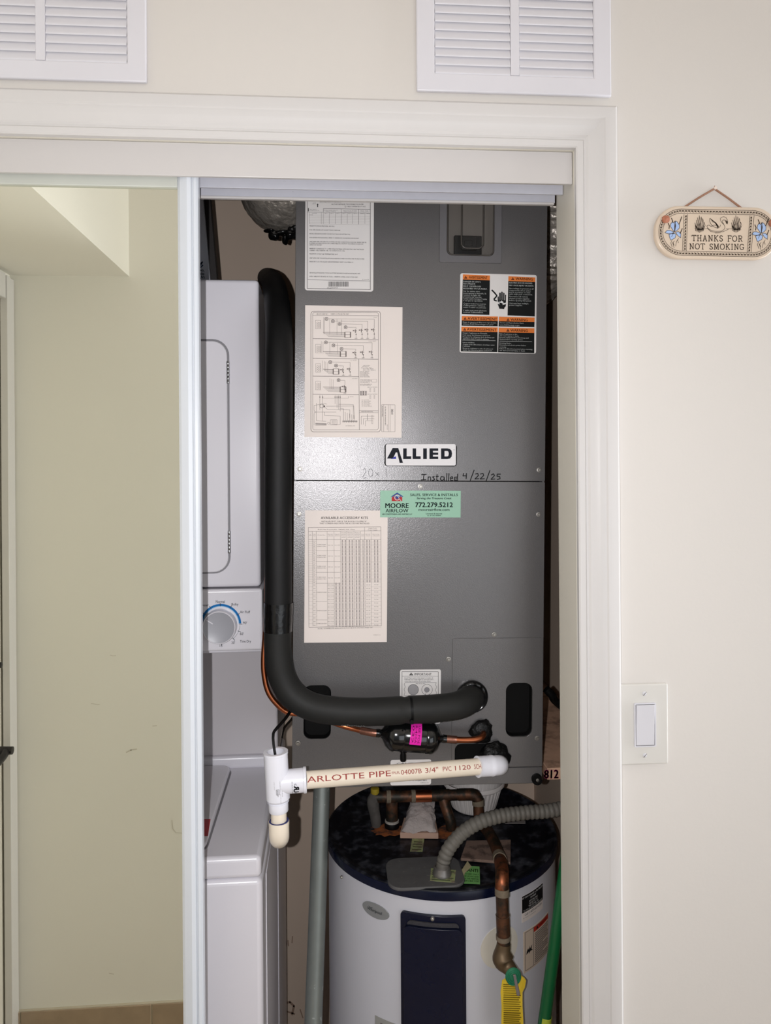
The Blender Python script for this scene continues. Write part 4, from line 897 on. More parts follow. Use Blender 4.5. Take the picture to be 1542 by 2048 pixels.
# marker writing on the cabinet
I = Ink(place_ah((580, 860, 2.856), .00005)); km = ink((20, 20, 22))
ST = [[(750,254),(780,254)],[(765,254),(762,284)],[(748,285),(778,284)], [(788,288),(790,268),(802,268),(804,288)], [(826,266),(814,268),(822,276),(826,284),(812,288)], [(840,252),(838,286),(848,288)],[(832,266),(850,264)], [(878,268),(864,266),(858,280),(868,290),(880,280),(880,268),(882,290)], [(896,246),(894,290)], [(908,246),(906,290)], [(916,278),(930,276),(926,266),(916,272),(918,288),(932,288)], [(958,250),(956,288),(940,288),(940,270),(956,268)],[(950,272),(948,284)],
      [(992,246),(988,262),(1008,262)],[(1008,246),(1006,280)], [(1052,228),(1028,292)], [(1058,252),(1072,248),(1076,260),(1056,280),(1080,278)], [(1086,252),(1102,248),(1106,260),(1086,280),(1112,278)], [(1142,230),(1120,292)], [(1148,258),(1162,250),(1168,260),(1148,282),(1172,280)], [(1204,252),(1184,252),(1182,264),(1198,266),(1200,278),(1182,284)]]
for s in ST: I.stroke(s, 5.2, km)
I.build('marker_writing', ah, local=True, label='handwritten black marker date')
I = Ink(place_ah((580, 860, 2.856), .00005))
kp = ink((78, 78, 82))
for s in ([(415,228),(425,220),(432,226),(430,244),(414,272)], [(420,276),(438,272)], [(452,222),(448,250),(456,266),(470,262),(474,240),(466,222),(452,224)], [(488,240),(508,262)],[(508,240),(488,264)], [(548,220),(550,268)]):
    I.stroke(s, 2.2, kp)
I.build('pencil_note', ah, local=True, label='faint pencil note')
# black tape and putty around the pipe openings
def ah_pt(px, py, out): u, v = A(px, py); return Vector((u, -out, v))
b = MB(); c = ah_pt(943, 1391, 0)
b.lathe([(.020,-.012),(.024,-.014),(.0275,-.011),(.0285,-.006),(.0275,.001)], 36); b.v = [Vector((p.x+c.x, p.z+c.y, p.y+c.z)) for p in b.v]
rnd = random.Random(2)
for i, v in enumerate(b.v): b.v[i] = v + Vector((0, .0016*mnoise.noise(v*260), 0))
L_(b, 'pipe_grommet', M_tape, smooth=60)
c = ah_pt(962, 1461, .004); blob('cork_seal', c, (.0205, .010, .0205), M_mastic, ah, .28, 150, 5, local=True)
c = ah_pt(986, 1509, .006); blob('drain_seal', c, (.027, .012, .0235), M_mastic, ah, .35, 90, 8, local=True)

# ================================================================== INSULATED SUCTION LINE
YT = 1.262
sl = thing('insulated_pipe', W(557, 1000, YT), 'thick black foam insulated pipe bending along the gray cabinet', 'pipe')
P = [W(535, 556, 1.75), W(546, 567, 1.52), W(553, 600, 1.38), W(558, 660, 1.30), W(558, 760, YT), W(557, 900, YT), W(556, 1050, YT), W(557, 1180, YT), W(556, 1250, YT), W(556, 1305, YT), W(563, 1350, YT), W(583, 1387, YT-.002), W(618, 1411, YT-.006),
     W(665, 1421, YT-.012), W(730, 1424, YT-.014), W(810, 1420, YT-.012), W(870, 1417, YT-.010), W(915, 1411, YT-.004), W(938, 1400, YT+.014), W(944, 1393, 1.300)]
pth = Path(P, .008)
def srch(px, py):                      # arc length nearest a place in the photograph
    best = 0; bd = 1e9
    for i, p in enumerate(pth.p):
        d = p - CAM; z = d.dot(_F); x = CX + FPX*d.dot(_R)/z; y = CY - FPX*d.dot(_U)/z
        e = (x-px)**2 + (y-py)**2
        if e < bd and p.y < 1.34: bd, best = e, pth.s[i]
    return best
RT = .0232; dj = srch(815, 1420)
def rfoam(d): return RT*(1 - .09*math.exp(-((d-dj)/.004)**2)) + .0005*mnoise.noise(Vector((d*30, 1, 2)))
d_t0, d_t1 = srch(557, 1208), srch(556, 1267)
dtm = (d_t0+d_t1)/2
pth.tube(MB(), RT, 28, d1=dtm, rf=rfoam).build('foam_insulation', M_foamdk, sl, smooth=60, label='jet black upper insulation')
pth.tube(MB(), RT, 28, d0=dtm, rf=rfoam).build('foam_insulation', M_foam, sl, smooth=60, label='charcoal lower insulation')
b = MB(); pth.tube(b, RT, 28, d0=d_t0, d1=d_t1, rf=lambda d: RT+.0009+.0007*mnoise.noise(Vector((d*160, 0, 5))), wob=.0012, seed=4, caps=False)
b.build('tape_wrap', M_tape, sl, smooth=40, label='glossy black vinyl tape band')
b = MB(); d0 = srch(820, 1420); pth.tube(b, RT, 28, d0=d0-.0022, d1=d0+.0022, rf=lambda d: RT*.955+.0012, caps=True); b.build('cable_tie', M_black, sl, smooth=40)
c = pth.at(d0, 0, 0) + Vector((-.001, -.024, -.012)); MB().box(c.x-.003, c.y-.002, c.z-.004, c.x+.003, c.y+.003, c.z+.003).build('cable_tie_head', M_black, sl, bevel=.0008)
def on_path(path, rad, dref, scale, phi0=0.0, sgn=1):
    return lambda x, y, h: tuple(path.at(dref + sgn*x*scale, phi0 + y*scale/rad*sgn, rad+h))
# pale print, upside down along the lower side
def side_phi(path, d, world_dir):
    best = 0; bv = -9
    c = path.at(d, 0, 0)
    for i in range(72):
        w = 2*math.pi*i/72; v = (path.at(d, w, 1.0) - c).dot(world_dir)
        if v > bv: bv, best = v, w
    return best
def tube_text(path, rad, t, px0, px1, cap, wd, m, name, parent, label=None, bold=.0, finder=None, flip=False):
    da, db_ = finder(*px0), finder(*px1); mid = (da+db_)/2
    ph = side_phi(path, mid, Vector(wd).normalized())
    up = 1 if (path.at(mid, ph+.1, rad) - path.at(mid, ph, rad)).z > 0 else -1
    I = Ink(lambda x, y, h: tuple(path.at(x, ph + up*y/rad, rad + .0001 + h))); I.cuts = 3
    if flip: I.text3(t, (db_, cap/2), (da, cap/2), (db_, -cap/2), m, bold)
    else: I.text3(t, (da, -cap/2), (db_, -cap/2), (da, cap/2), m, bold)
    return I.build(name, parent, label=label)
kpale = ink((150, 150, 146))
tube_text(pth, RT, 'VMG05J50', (690, 1422), (733, 1424), .0052, (0,-.62,-.78), kpale, 'printing', sl, 'pale gray upside-down print', finder=srch, flip=True)
tube_text(pth, RT, 'UV RESISTANT', (868, 1417), (955, 1396), .005, (.1,-.65,-.75), ink((84, 84, 82)), 'printing', sl, 'faint gray upside-down print', finder=srch, flip=True)

# ================================================================== COPPER LIQUID LINE AND FILTER DRIER
cl = thing('copper_pipe', W(540, 1400, 1.25), 'thin copper pipe following the black insulated pipe down', 'pipe')
pipe_obj('copper_tube', [W(549, 640, 1.33), W(541, 760, 1.285), W(536, 1000, 1.284), W(534, 1180, 1.282), W(531, 1260, 1.279), W(527.5, 1310, 1.276), W(528, 1345, 1.274), W(535, 1380, 1.273), W(550, 1404, 1.275), W(574, 1424, 1.279), W(604, 1428, 1.284), W(640, 1434, 1.289), W(672, 1447, 1.288), W(705, 1457, 1.283), W(740, 1465, 1.271)], .0047, M_copper, cl, 14)
pipe_obj('brazed_end', [W(722, 1461, 1.277), W(745, 1465.5, 1.268), W(757, 1467, 1.2665)], .0064, mat('burnt_copper', (150, 104, 88), 0.38, .9, var=.4, vscale=120, bump=.2, bscale=300), cl, 16)
fd = thing('filter_drier', W(823, 1474, 1.266), 'glossy black filter drier with magenta sticker below insulated pipe', 'filter drier')
pA, pB = W(752, 1466, 1.2665), W(893, 1478, 1.266); ax = (pB-pA); LL = ax.length; ax.normalize(); k = LL/141
MB().lathe([(0,0),(.0068,0),(.0072,6*k),(.0060,9*k),(.0088,13*k),(.0200,20*k),(.0262,29*k),(.0278,34*k),(.0278,52*k),(.0272,53.5*k),(.0278,55*k),(.0278,96*k),(.0272,97.5*k),(.0278,99*k),(.0278,106*k),(.0262,113*k),(.0205,121*k),(.0090,127*k),(.0062,131*k),(.0074,134*k),(.0068,141*k),(0,141*k)], 36, pA, ax).build('shell', mat('black_gloss_enamel', (9, 10, 11), 0.16, coat=.4), fd, smooth=28)
fp = Path([pA, pA+ax*LL*.5, pB], .01)
def fd_place(x, y, h):              # x along the axis in photograph pixels, y around
    d = (x-752)*k; phi = side_phi(fp, LL/2, Vector((0,-1,0))); up = 1 if (fp.at(LL/2, phi+.1, .03)-fp.at(LL/2, phi, .03)).z > 0 else -1
    return tuple(fp.at(d, phi + up*(1477-y)*.00088/.0278, .0281+h))
I = Ink(fd_place); kmag = ink((226, 40, 168))
for i in range(10):
    ya, yb = 1440+i*4.2, 1444.2+i*4.2; o = lambda y: (1482-y)*.05
    I.poly([(815.5+o(yb),yb),(838+o(yb)*.4,yb),(838+o(ya)*.4,ya),(815.5+o(ya),ya)], kmag, 1)
for q, t in enumerate(('032', 'R-410A', 'USE POE')): I.text3(t, (820+q*6, 1446), (818.5+q*6, 1479), (824+q*6, 1446), ink((120, 20, 90)), bold=.02, layer=2)
I.build('magenta_sticker', fd, label='bright magenta sticker')
c = W(806, 1506, 1.266); MB().lathe([(0,-.014),(.0045,-.014),(.0052,-.012),(.0052,-.004),(.004,.002)], 16, c, (0,0,1)).build('mounting_stud', M_black, fd, smooth=35)
ce = thing('copper_elbow', W(930, 1477, 1.27), 'short bright copper stub bending into the cork seal', 'pipe')
pipe_obj('copper_tube', [W(893, 1478, 1.266), W(925, 1480, 1.265), W(950, 1479, 1.266), W(964, 1474, 1.271), W(967, 1467, 1.281), W(965, 1462, 1.298)], .0052, M_copper, ce, 16)
pipe_obj('brazed_end', [W(886, 1477.3, 1.266), W(905, 1479, 1.266), W(913, 1479.5, 1.2655)], .0066, MATS['burnt_copper'], ce, 16)

# ================================================================== PVC CONDENSATE DRAIN
YP0, YP1 = 1.165, 1.232
cdn = thing('drain_pipe', W(700, 1555, 1.18), 'cream plastic drain pipe with white safety tee in front', 'drain pipe')
qa, qb = W(611, 1560, YP0+.002), W(966, 1532.5, YP1); pv = Path([qa, qa.lerp(qb, .5), qb], .02)
pv.tube(MB(), .01335, 32).build('pipe', M_pvc, cdn, smooth=50)
def pvs(px, py):
    return max(0, min(pv.len, (W(px, py, 1.2)-W(611, 1560, 1.2)).length / (W(966, 1532.5, 1.2)-W(611, 1560, 1.2)).length * pv.len * 1.0))
# perspective along the pipe: find the arc length by projecting
def pvs(px, py):
    lo, hi = 0, pv.len
    for _ in range(30):
        m = (lo+hi)/2; d = pv.at(m, 0, 0)-CAM; x = CX + FPX*d.dot(_R)/d.dot(_F)
        if x < px: lo = m
        else: hi = m
    return lo
kred = ink((152, 62, 58))
for t, a, c_, cap in (('ARLOTTE PIPE', 609, 777, .0082), ('FPLFL', 779, 795, .0036), ('04007B', 797, 838, .0068), ('3/4"', 845, 871, .0072), ('PVC', 880, 897, .0068), ('1120', 904, 935, .0068), ('SCH 40', 942, 972, .0068)):
    tube_text(pv, .01335, t, (a, 0), (c_, 0), cap, (0,-.86,.42), kred, 'printing', cdn, finder=pvs)
ta, tb = W(551, 1503, YP0), W(556.5, 1600, YP0); ad = (ta-tb).normalized(); TL = (ta-tb).length; rt = .0186
te = MB()
te.lathe([(.0168,-.002),(rt*.80,-.002),(rt*.86,0),(rt,.003),(rt,TL-.004),(rt*1.04,TL-.0035),(rt*1.04,TL),(rt*.72,TL),(rt*.70,TL-.03),(0,TL-.03)], 40, tb, ad)
ba, bb_ = W(560, 1564, YP0), W(613, 1559.5, YP0+.0015); bd = (bb_-ba).normalized(); BL = (bb_-ba).length
te.lathe([(0,0),(rt*.98,0),(rt*.98,BL-.005),(rt*1.06,BL-.0045),(rt*1.06,BL-.001),(rt*1.02,BL),(.0137,BL),(.0137,BL-.01)], 40, ba, bd)
teo = te.build('safety_tee', M_pvcw, cdn, smooth=32, label='white tee with black approval marks')
tp = Path([tb, tb.lerp(ta, .5), ta], .02); bp_ = Path([ba, ba.lerp(bb_, .5), bb_], .02)
def tee_print(path, rad):
    phi = side_phi(path, path.len/2, Vector((0,-1,0)))
    side = Vector((1,0,0)) if abs(path.t[0].z) > .5 else Vector((0,0,1))
    up = 1 if (path.at(path.len/2, phi+.1, rad)-path.at(path.len/2, phi, rad)).dot(side) > 0 else -1
    return lambda x, y, h: tuple(path.at(x, phi + up*y/rad, rad+.0002+h))
I = Ink(tee_print(tp, rt)); I.cuts = 1; pxm = YP0/FPX
sy = lambda py: TL - (py-1503)*pxm
for t, y0, y1, x, cap, bo in (('US PAT. 4,937,559', 1553, 1569, -4.5, 1.2, 0), ('USE WITH CLASS 2 CIRCUITS ONLY', 1553, 1597, 6.5, 1.2, 0), ('LISTED 67 AC SS', 1563, 1584, 10, 1.4, .02)):
    I.text3(t, (sy(y0), x*pxm), (sy(y1), x*pxm), (sy(y0), (x+cap)*pxm), K_gray, bo, res=1)
I.frame(sy(1569), -.5*pxm, sy(1579), 5.0*pxm, .7*pxm, K_gray); I.text3('SMART', (sy(1570), .8*pxm), (sy(1583), .8*pxm), (sy(1570), 3.2*pxm), K_gray, .02)
I.build('printing', teo)
I = Ink(tee_print(bp_, rt*.98)); I.cuts = 2; bx0 = lambda px: (px-560)*pxm
# the recognised-component mark, read sideways: c, mirrored R with U, us
def side_txt(t, px, py0, py1, cap, bold, mirror=False):
    a, c_ = (1562-py0)*pxm, (1562-py1)*pxm
    I.text3(t, (bx0(px), a), (bx0(px), c_), (bx0(px+cap), a), K_black, bold)
side_txt('C', 588.5, 1558, 1562, 4, .03); side_txt('US', 588.5, 1579, 1583.5, 4, .03)
def side_poly(pts): I.poly([(bx0(px), (1562-py)*pxm) for px, py in pts], K_black, 3)
I.text3('R', (bx0(588), (1562-1571)*pxm), (bx0(588), (1562-1562)*pxm), (bx0(597.5), (1562-1571)*pxm), K_black, .07)
I.text3('U', (bx0(587), (1562-1568)*pxm), (bx0(587), (1562-1578)*pxm), (bx0(596.5), (1562-1568)*pxm), K_black, .07)
side_txt('2N16 SS AC / CL-1 60-45 SS', 583.5, 1553, 1584, 1.8, .01)
I.build('printing', teo)
def vtube(name, x0, y0, x1, y1, rpx, m, rim=True):
    a, c_ = W(x0, y0, YP0), W(x1, y1, YP0); d = (a-c_).normalized(); L = (a-c_).length; r = rpx*pxm
    return MB().lathe([(0,0),(r*.96,0),(r,.001),(r,L-.0008),(r*.97,L),(0,L)], 32, c_, d).build(name, m, cdn, smooth=32)
vtube('bushing', 556.5, 1599, 557.3, 1622, 19.5, M_pvcw); vtube('short_pipe', 557.3, 1620, 558, 1650, 15.4, M_pvc)
rr_ = 20*pxm; a = W(557.7, 1641, YP0)
ep = Path([W(557.8, 1642, YP0), W(558, 1657, YP0), W(558.3, 1669, YP0+.003), W(558.5, 1674, YP0+.016), W(558.5, 1675, YP0+.034)], .003)
ep.tube(MB(), rr_, 32, rf=lambda d: rr_*(1.02 if d < .004 else 1)).build('elbow_fitting', M_pvc, cdn, smooth=50)
b = MB(); c = W(557.8, 1642, YP0); b.lathe([(.0125,0),(rr_*.98,0),(rr_*.98,.0006),(.0125,.0006)], 32, c + ad*.0002, ad); b.build('glue_ring', mat('blue_primer', (40, 48, 110), 0.5), cdn)
e2 = Path([W(955, 1533.5, YP1-.002), W(975, 1532, YP1+.004), W(990, 1531, YP1+.008), W(997, 1530.3, YP1+.018), W(998, 1530, YP1+.040), W(998, 1524, 1.302)], .003); re = .0168
e2.tube(MB(), re, 32, rf=lambda d: re*(1.03 if d < .003 else (1.05 if .024 < d < .028 else (1.0 if d < .028 else .97)))).build('wall_elbow', M_pvcw, cdn, smooth=40)
# float switch wires going into the tee
wr = thing('float_switch_wire', W(548, 1480, 1.2), 'pair of thin black wires dropping into the white tee', 'wire')
tt_ = ta - ad*.02
for dx in (0, 4.0):
    pipe_obj('wire_strand', [tt_ + Vector((dx*.0003, 0, 0)), W(549.5+dx*.3, 1510, YP0-.002), W(546+dx*.5, 1487, YP0+.004), W(545.5+dx*.6, 1467, YP0+.012), W(553+dx, 1455, YP0+.03), W(568+dx, 1438, YP0+.06), W(578+dx*.8, 1424, YP0+.095), W(588, 1408, 1.29)], .0014, M_black, wr, 8, .006)

# ================================================================== WATER HEATER
TX, TY, TR, TZ = 0.2276, 1.55, 0.236, 0.7945
wh = thing('water_heater', (TX, TY, 0), 'white water heater tank with dusty navy cap under the gray cabinet', 'water heater')
MB().lathe([(0,0),(TR,0),(TR,TZ-.006),(TR-.004,TZ-.002),(0,TZ-.002)], 96, (TX,TY,0), (0,0,1)).build('tank', M_tank, wh, smooth=40)
MB().lathe([(TR+.0005,TZ-.0125),(TR+.0038,TZ-.0125),(TR+.0042,TZ-.010),(TR+.0042,TZ+.001),(TR+.0030,TZ+.0035),(TR+.0005,TZ+.005),(TR-.006,TZ+.0045),(TR-.010,TZ+.002),(TR-.02,TZ+.001),(0,TZ+.002)], 96, (TX,TY,0), (0,0,1)).build('cap', M_cap, wh, smooth=30)
MB().lathe([(TR+.0040,TZ-.0145),(TR+.0048,TZ-.0140),(TR+.0048,TZ+.0008),(TR+.0042,TZ+.0020)], 96, (TX,TY,0), (0,0,1)).build('cap_skirt', M_navy, wh, smooth=30)
ZT = TZ + .002
def T(px, py, r=TR):                  # (angle, height) on the tank
    d = ray(px, py); ox, oy = CAM.x-TX, CAM.y-TY
    a = d.x**2+d.y**2; b_ = 2*(ox*d.x+oy*d.y); c_ = ox*ox+oy*oy-r*r
    D = b_*b_-4*a*c_
    k = (-b_-math.sqrt(max(0, D)))/(2*a); p = CAM + d*k
    return math.atan2(p.x-TX, -(p.y-TY)), p.z
def cyl(th, z, r): return (TX + r*math.sin(th), TY - r*math.cos(th), z)
def curved_slab(name, th0, th1, z0, z1, r0, r1, cr, m, parent, n=16, dish=0, label=None, ell=False):
    """a sheet that hugs the tank, with rounded corners; dish > 0 swells the middle"""
    b = MB(); half = (th1-th0)*TR; rows = []
    zz = 5
    for i in range(n+1):
        u = -math.cos(math.pi*i/n)*.5+.5; s = u*half; e = min(s, half-s)
        if ell: h = (z1-z0)/2*math.sqrt(max(0, 1-(2*u-1)**2)); lo, hi = (z0+z1)/2-h, (z0+z1)/2+h
        else:
            ins = cr - math.sqrt(max(0, cr*cr-(cr-e)**2)) if e < cr else 0
            lo, hi = z0+ins, z1-ins
        rows.append((th0+u*(th1-th0), lo, hi))
    f_, k_ = [], []
    for th, lo, hi in rows:
        for q in range(zz+1): b.v.append(Vector(cyl(th, lo+(hi-lo)*q/zz, r1)))
    base = len(b.v)
    for th, lo, hi in rows:
        for q in range(zz+1): b.v.append(Vector(cyl(th, lo+(hi-lo)*q/zz, r0)))
    w = zz+1
    for i in range(n):
        for q in range(zz):
            a = i*w+q; b.f.append([a, a+w, a+w+1, a+1]); b.f.append([base+a, base+a+1, base+a+w+1, base+a+w])
        for q in (0, zz):
            a = i*w+q; b.f.append([a, a+w, base+a+w, base+a])
    for q in range(zz):
        b.f.append([q, q+1, base+q+1, base+q]); a = n*w+q; b.f.append([a, a+1, base+a+1, base+a])
    b.m = [0]*len(b.f)
    return b.build(name, m, parent, bevel=.0012 if r1-r0 > .002 else 0, label=label, smooth=35)
ths = [T(803, 1840)[0], T(930, 1840)[0]]; zp1 = T(866, 1828.5)[1]
ap = curved_slab('access_panel', ths[0], ths[1], .25, zp1, TR-.001, TR+.006, .006, M_navy, wh, 20)
th2 = [T(812, 1870)[0], T(922, 1870)[0]]; zp2 = T(866, 1846, TR+.006)[1]
curved_slab('raised_face', th2[0], th2[1], .27, zp2-.006, TR+.004, TR+.015, .010, M_navy, ap, 20)
curved_slab('dusty_ledge', th2[0]+.02, th2[1]-.02, zp2-.012, zp2+.001, TR+.004, TR+.0088, .008, mat('dusty_navy_ledge', (52, 50, 54), 0.8, var=.5, vscale=300), ap, 20)
th, z = T(865, 1837, TR+.006); MB().lathe([(0,.0045),(.0022,.004),(.0034,.003),(.0038,.001),(.0038,-.001)], 16, cyl(th, z, TR+.0062), Vector(cyl(th, 0, 1))-Vector(cyl(th, 0, 0))).build('panel_screw', M_steel, ap, smooth=40)
def tank_place(x0, y0, x1, y1, r):   # drawing units 0..1 mapped bilinearly over a patch seen between two corners
    ta_, za = T(x0, y0, r); tb_, zb_ = T(x1, y1, r)
    return lambda x, y, h: cyl(ta_+(tb_-ta_)*x, za+(zb_-za)*y, r+.0001+h)
th0, th1 = T(726, 1816)[0], T(779, 1826)[0]; za, zb_ = T(752, 1807)[1], T(752, 1836)[1]
bd_ = curved_slab('brand_oval', th0, th1, zb_, za, TR-.0005, TR+.0016, 0, mat('silver_badge', (158, 160, 160), 0.35, .5), wh, 20, ell=True)
I = Ink(lambda x, y, h: cyl(th0+(th1-th0)*x, za+(zb_-za)*y, TR+.0017+h)); I.text('Whirlpool', .22, .40, .76, .60, ink((40, 42, 46)), bold=.01, shear=.25); I.ring(.34, .3, .08, .03, ink((70, 72, 76)), 2, 12, 200, 330)
I.build('printing', bd_)
def tank_label(name, xy0, xy1, zpx, m, label):
    (ta_, _), (tb_, _) = T(*xy0), T(*xy1); z1_, z0_ = zpx
    curved = curved_slab(name, ta_, tb_, z0_, z1_, TR-.0003, TR+.0004, .0005, m, wh, 10, label=label)
    return curved, (lambda x, y, h: cyl(ta_+(tb_-ta_)*x, z1_+(z0_-z1_)*y, TR+.0005+h))
o, pf = tank_label('notice_sticker', (1043.5, 1810), (1085, 1790), (T(1064, 1782)[1], T(1064, 1834)[1]), M_paper, 'black and white notice sticker')
I = Ink(pf); I.div = 10; I.rect(0, 0, 1, .64, ink((16, 16, 18)), 1)
for t, x0, y0, x1, bo in (('IF YOU HAVE A PROBLEM', .02, .05, .98, .02), ('DO NOT', .36, .16, .62, .04), ('RETURN THIS', .3, .28, .7, .0), ('PRODUCT TO', .3, .37, .7, 0), ('THE STORE OR', .27, .46, .74, 0), ('TO YOUR PLACE OF PURCHASE', .05, .55, .96, .01)): I.text(t, x0, y0, x1, y0+.065, K_white, bo, res=1)
I.text('Call 1-877-817-6750', .1, .70, .92, .78, K_black, .02, res=1); I.text('for Service & Questions', .04, .83, .6, .87, K_gray, res=1)
I.build('printing', o)
o, pf = tank_label('caution_sticker', (1046.5, 1880), (1096.5, 1880), (T(1072, 1848)[1], T(1072, 1930)[1]), mat('tan_label_paper', (206, 188, 170), 0.6, var=.05), 'tan warning sticker with red heading')
I = Ink(pf); I.div = 10; I.frame(.05, .03, .97, .95, .012, K_gray); I.rect(.33, .03, .97, .15, ink((178, 48, 36)), 1); I.line(.33, .03, .33, .95, .014, K_gray)
I.warn(.42, .045, .09, .08, K_black); I.text('WARNING', .54, .06, .88, .12, ink((70, 16, 10)), .02)
for q in range(17): I.rect(.37, .19+q*.044, (.95, .93, .94, .9, .92)[q % 5] if q not in (8, 13) else .7, .212+q*.044, K_gray, 2)
I.poly([(.10,.50),(.14,.44),(.16,.49),(.20,.40),(.20,.48),(.28,.41),(.25,.50),(.30,.56),(.22,.54),(.16,.60),(.17,.54),(.08,.58)], K_black, 2)
I.build('printing', o)
tc_, zc = T(1000, 1893); curved_slab('round_cover', tc_-.165, tc_+.165, zc-.038, zc+.038, TR-.0005, TR+.0014, 0, mat('aged_white_cover', (208, 202, 190), 0.45, var=.06), wh, 24, ell=True, label='faint round cream cover disc')
o, pf = tank_label('gray_spec_sticker', (750, 2046), (810, 2046), (T(762, 2036)[1], T(762, 2090)[1]), mat('gray_sticker', (150, 150, 146), 0.5), 'small gray sticker')
I = Ink(pf); I.div = 8; I.rect(.2, .18, .5, .4, K_gray); I.build('printing', o)
th, z = T(684, 1758, TR+.004); MB().lathe([(0,.003),(.0022,.0026),(.0030,.001),(.003,-.001)], 14, cyl(th, z+.004, TR+.0046), Vector(cyl(th, 0, 1))-Vector(cyl(th, 0, 0))).build('cap_screw', M_steel, wh, smooth=40)
# junction cover and the stickers on the cap
pq = [on_z(x, y, ZT+.002) for x, y in ((773, 1745), (925, 1745), (848, 1716), (848, 1778))]
jx0, jx1, jy1, jy0 = pq[0].x, pq[1].x, pq[2].y, pq[3].y
jc = MB().prism(rrect(jx0, jy0, jx1, jy1, .026, 8), ZT-.001, ZT+.005, lambda u, h, v: (u, v, h)).build('junction_cover', mat('gray_junction_paint', (84, 83, 83), 0.7, var=.25, vscale=50, second=(120, 112, 106), sscale=70, sedge=(.62, .72)), wh, bevel=.002)
M_green = mat('faded_green_sticker', (112, 168, 96), 0.6, var=.15, vscale=80); M_ygreen = mat('faded_yellow_green_sticker', (150, 160, 110), 0.6, var=.2, vscale=80, second=(120, 108, 90), sscale=60, sedge=(.45, .6))
def flat(name, pts, z, m, parent, th=.0005, label=None):
    q = [on_z(x, y, z) for x, y in pts]; n = len(q)
    return MB().add([(p.x, p.y, z) for p in q] + [(p.x, p.y, z-th) for p in q], [list(range(n)), list(range(2*n-1, n-1, -1))] + [(i, (i+1) % n, (i+1) % n+n, i+n) for i in range(n)]).build(name, m, parent, label=label)
def flat_ink(corners, z):
    a, b_, c_, d_ = [on_z(x, y, z) for x, y in corners]       # top-left, top-right, bottom-right, bottom-left
    def f(x, y, h): p = (a.lerp(b_, x)).lerp(d_.lerp(c_, x), y); return (p.x, p.y, z+.0002+h)
    return f
C1 = ((862,1736),(912,1740),(909,1765),(860,1761)); o = flat('green_sticker', C1, ZT+.0055, M_ygreen, wh, label='worn yellow-green sticker under the conduit')
I = Ink(flat_ink(C1, ZT+.0055)); [I.rect(.06, .15+q*.18, .94-(q % 3)*.12, .22+q*.18, ink((84, 96, 70)), 2) for q in range(5)]; I.build('printing', o)
C2 = ((929,1731),(959,1733),(960,1768),(921,1766)); o = flat('green_sticker', C2, ZT+.001, M_green, wh, label='bright green torn sticker')
I = Ink(flat_ink(C2, ZT+.001)); kgd = ink((40, 74, 34)); I.text('ANTI', .24, .18, .9, .36, ink((160, 196, 140)), .03); [I.text(t, .1, .45+q*.13, .95, .53+q*.13, kgd, .02, res=1) for q, t in enumerate(('COVER ONLY', 'IMPORTANT READ', 'SEE THE MANUAL', 'BEFORE USE'))]
I.build('printing', o)
flat('paper_scrap', ((922,1742),(935,1722),(943,1733),(930,1745),(926,1757),(921,1752)), ZT+.003, mat('yellowed_paper', (170, 160, 124), 0.8, var=.2, vscale=90), wh, .001)
# ------------------------------------------------------------------ loose things on the cap
def boxed(name, pts, z0, z1, m, label, cat, bevel=.0012, group=None):
    q = [on_z(x, y, z0) for x, y in pts]; n = len(q)
    b = MB(); b.add([(p.x, p.y, z0) for p in q] + [(p.x, p.y, z1) for p in q], [list(range(n-1, -1, -1)), list(range(n, 2*n))] + [(i, (i+1) % n, (i+1) % n+n, i+n) for i in range(n)])
    o = b.build(name, m, None, bevel=bevel); return prop(o, label, cat, group)
M_card = mat('stained_cardboard', (122, 100, 88), 0.85, var=.25, vscale=60, second=(78, 62, 54), sscale=35, sedge=(.5, .62))
cb = boxed('cardboard_piece', ((933,1686),(1022,1684),(1021,1730),(921,1722)), ZT+.0006, ZT+.006, M_card, 'flat stained brown cardboard under copper pipe on tank top', 'cardboard')
wb_ = boxed('wood_block', ((800,1677),(877,1678.5),(871,1648),(808,1646)), ZT+.0006, ZT+.0125, mat('pale_wood_block', (178, 146, 128), 0.75, var=.12, vscale=50, bump=.2, bscale=90), 'small pale wood block on tank top carrying white padding', 'wood block')
st = boxed('printed_strip', ((820,1703),(845,1704),(850,1668),(826,1667)), ZT+.0001, ZT+.0005, M_ygreen, 'narrow printed yellow-green strip poking out under wood block', 'strip', 0)
I = Ink(flat_ink(((826,1680),(848,1681),(845,1704),(820,1703)), ZT+.0005)); [I.rect(.12, .12+q*.22, .88, .2+q*.22, ink((84, 84, 60)), 2) for q in range(4)]; I.build('printing', st)
sp_ = boxed('paper_scrap', ((1012,1637),(1051,1637),(1051,1648),(1010,1648)), ZT+.0006, ZT+.002, mat('gray_scrap', (120, 114, 110), 0.8, var=.2), 'small gray scrap lying behind the corrugated conduit', 'scrap')
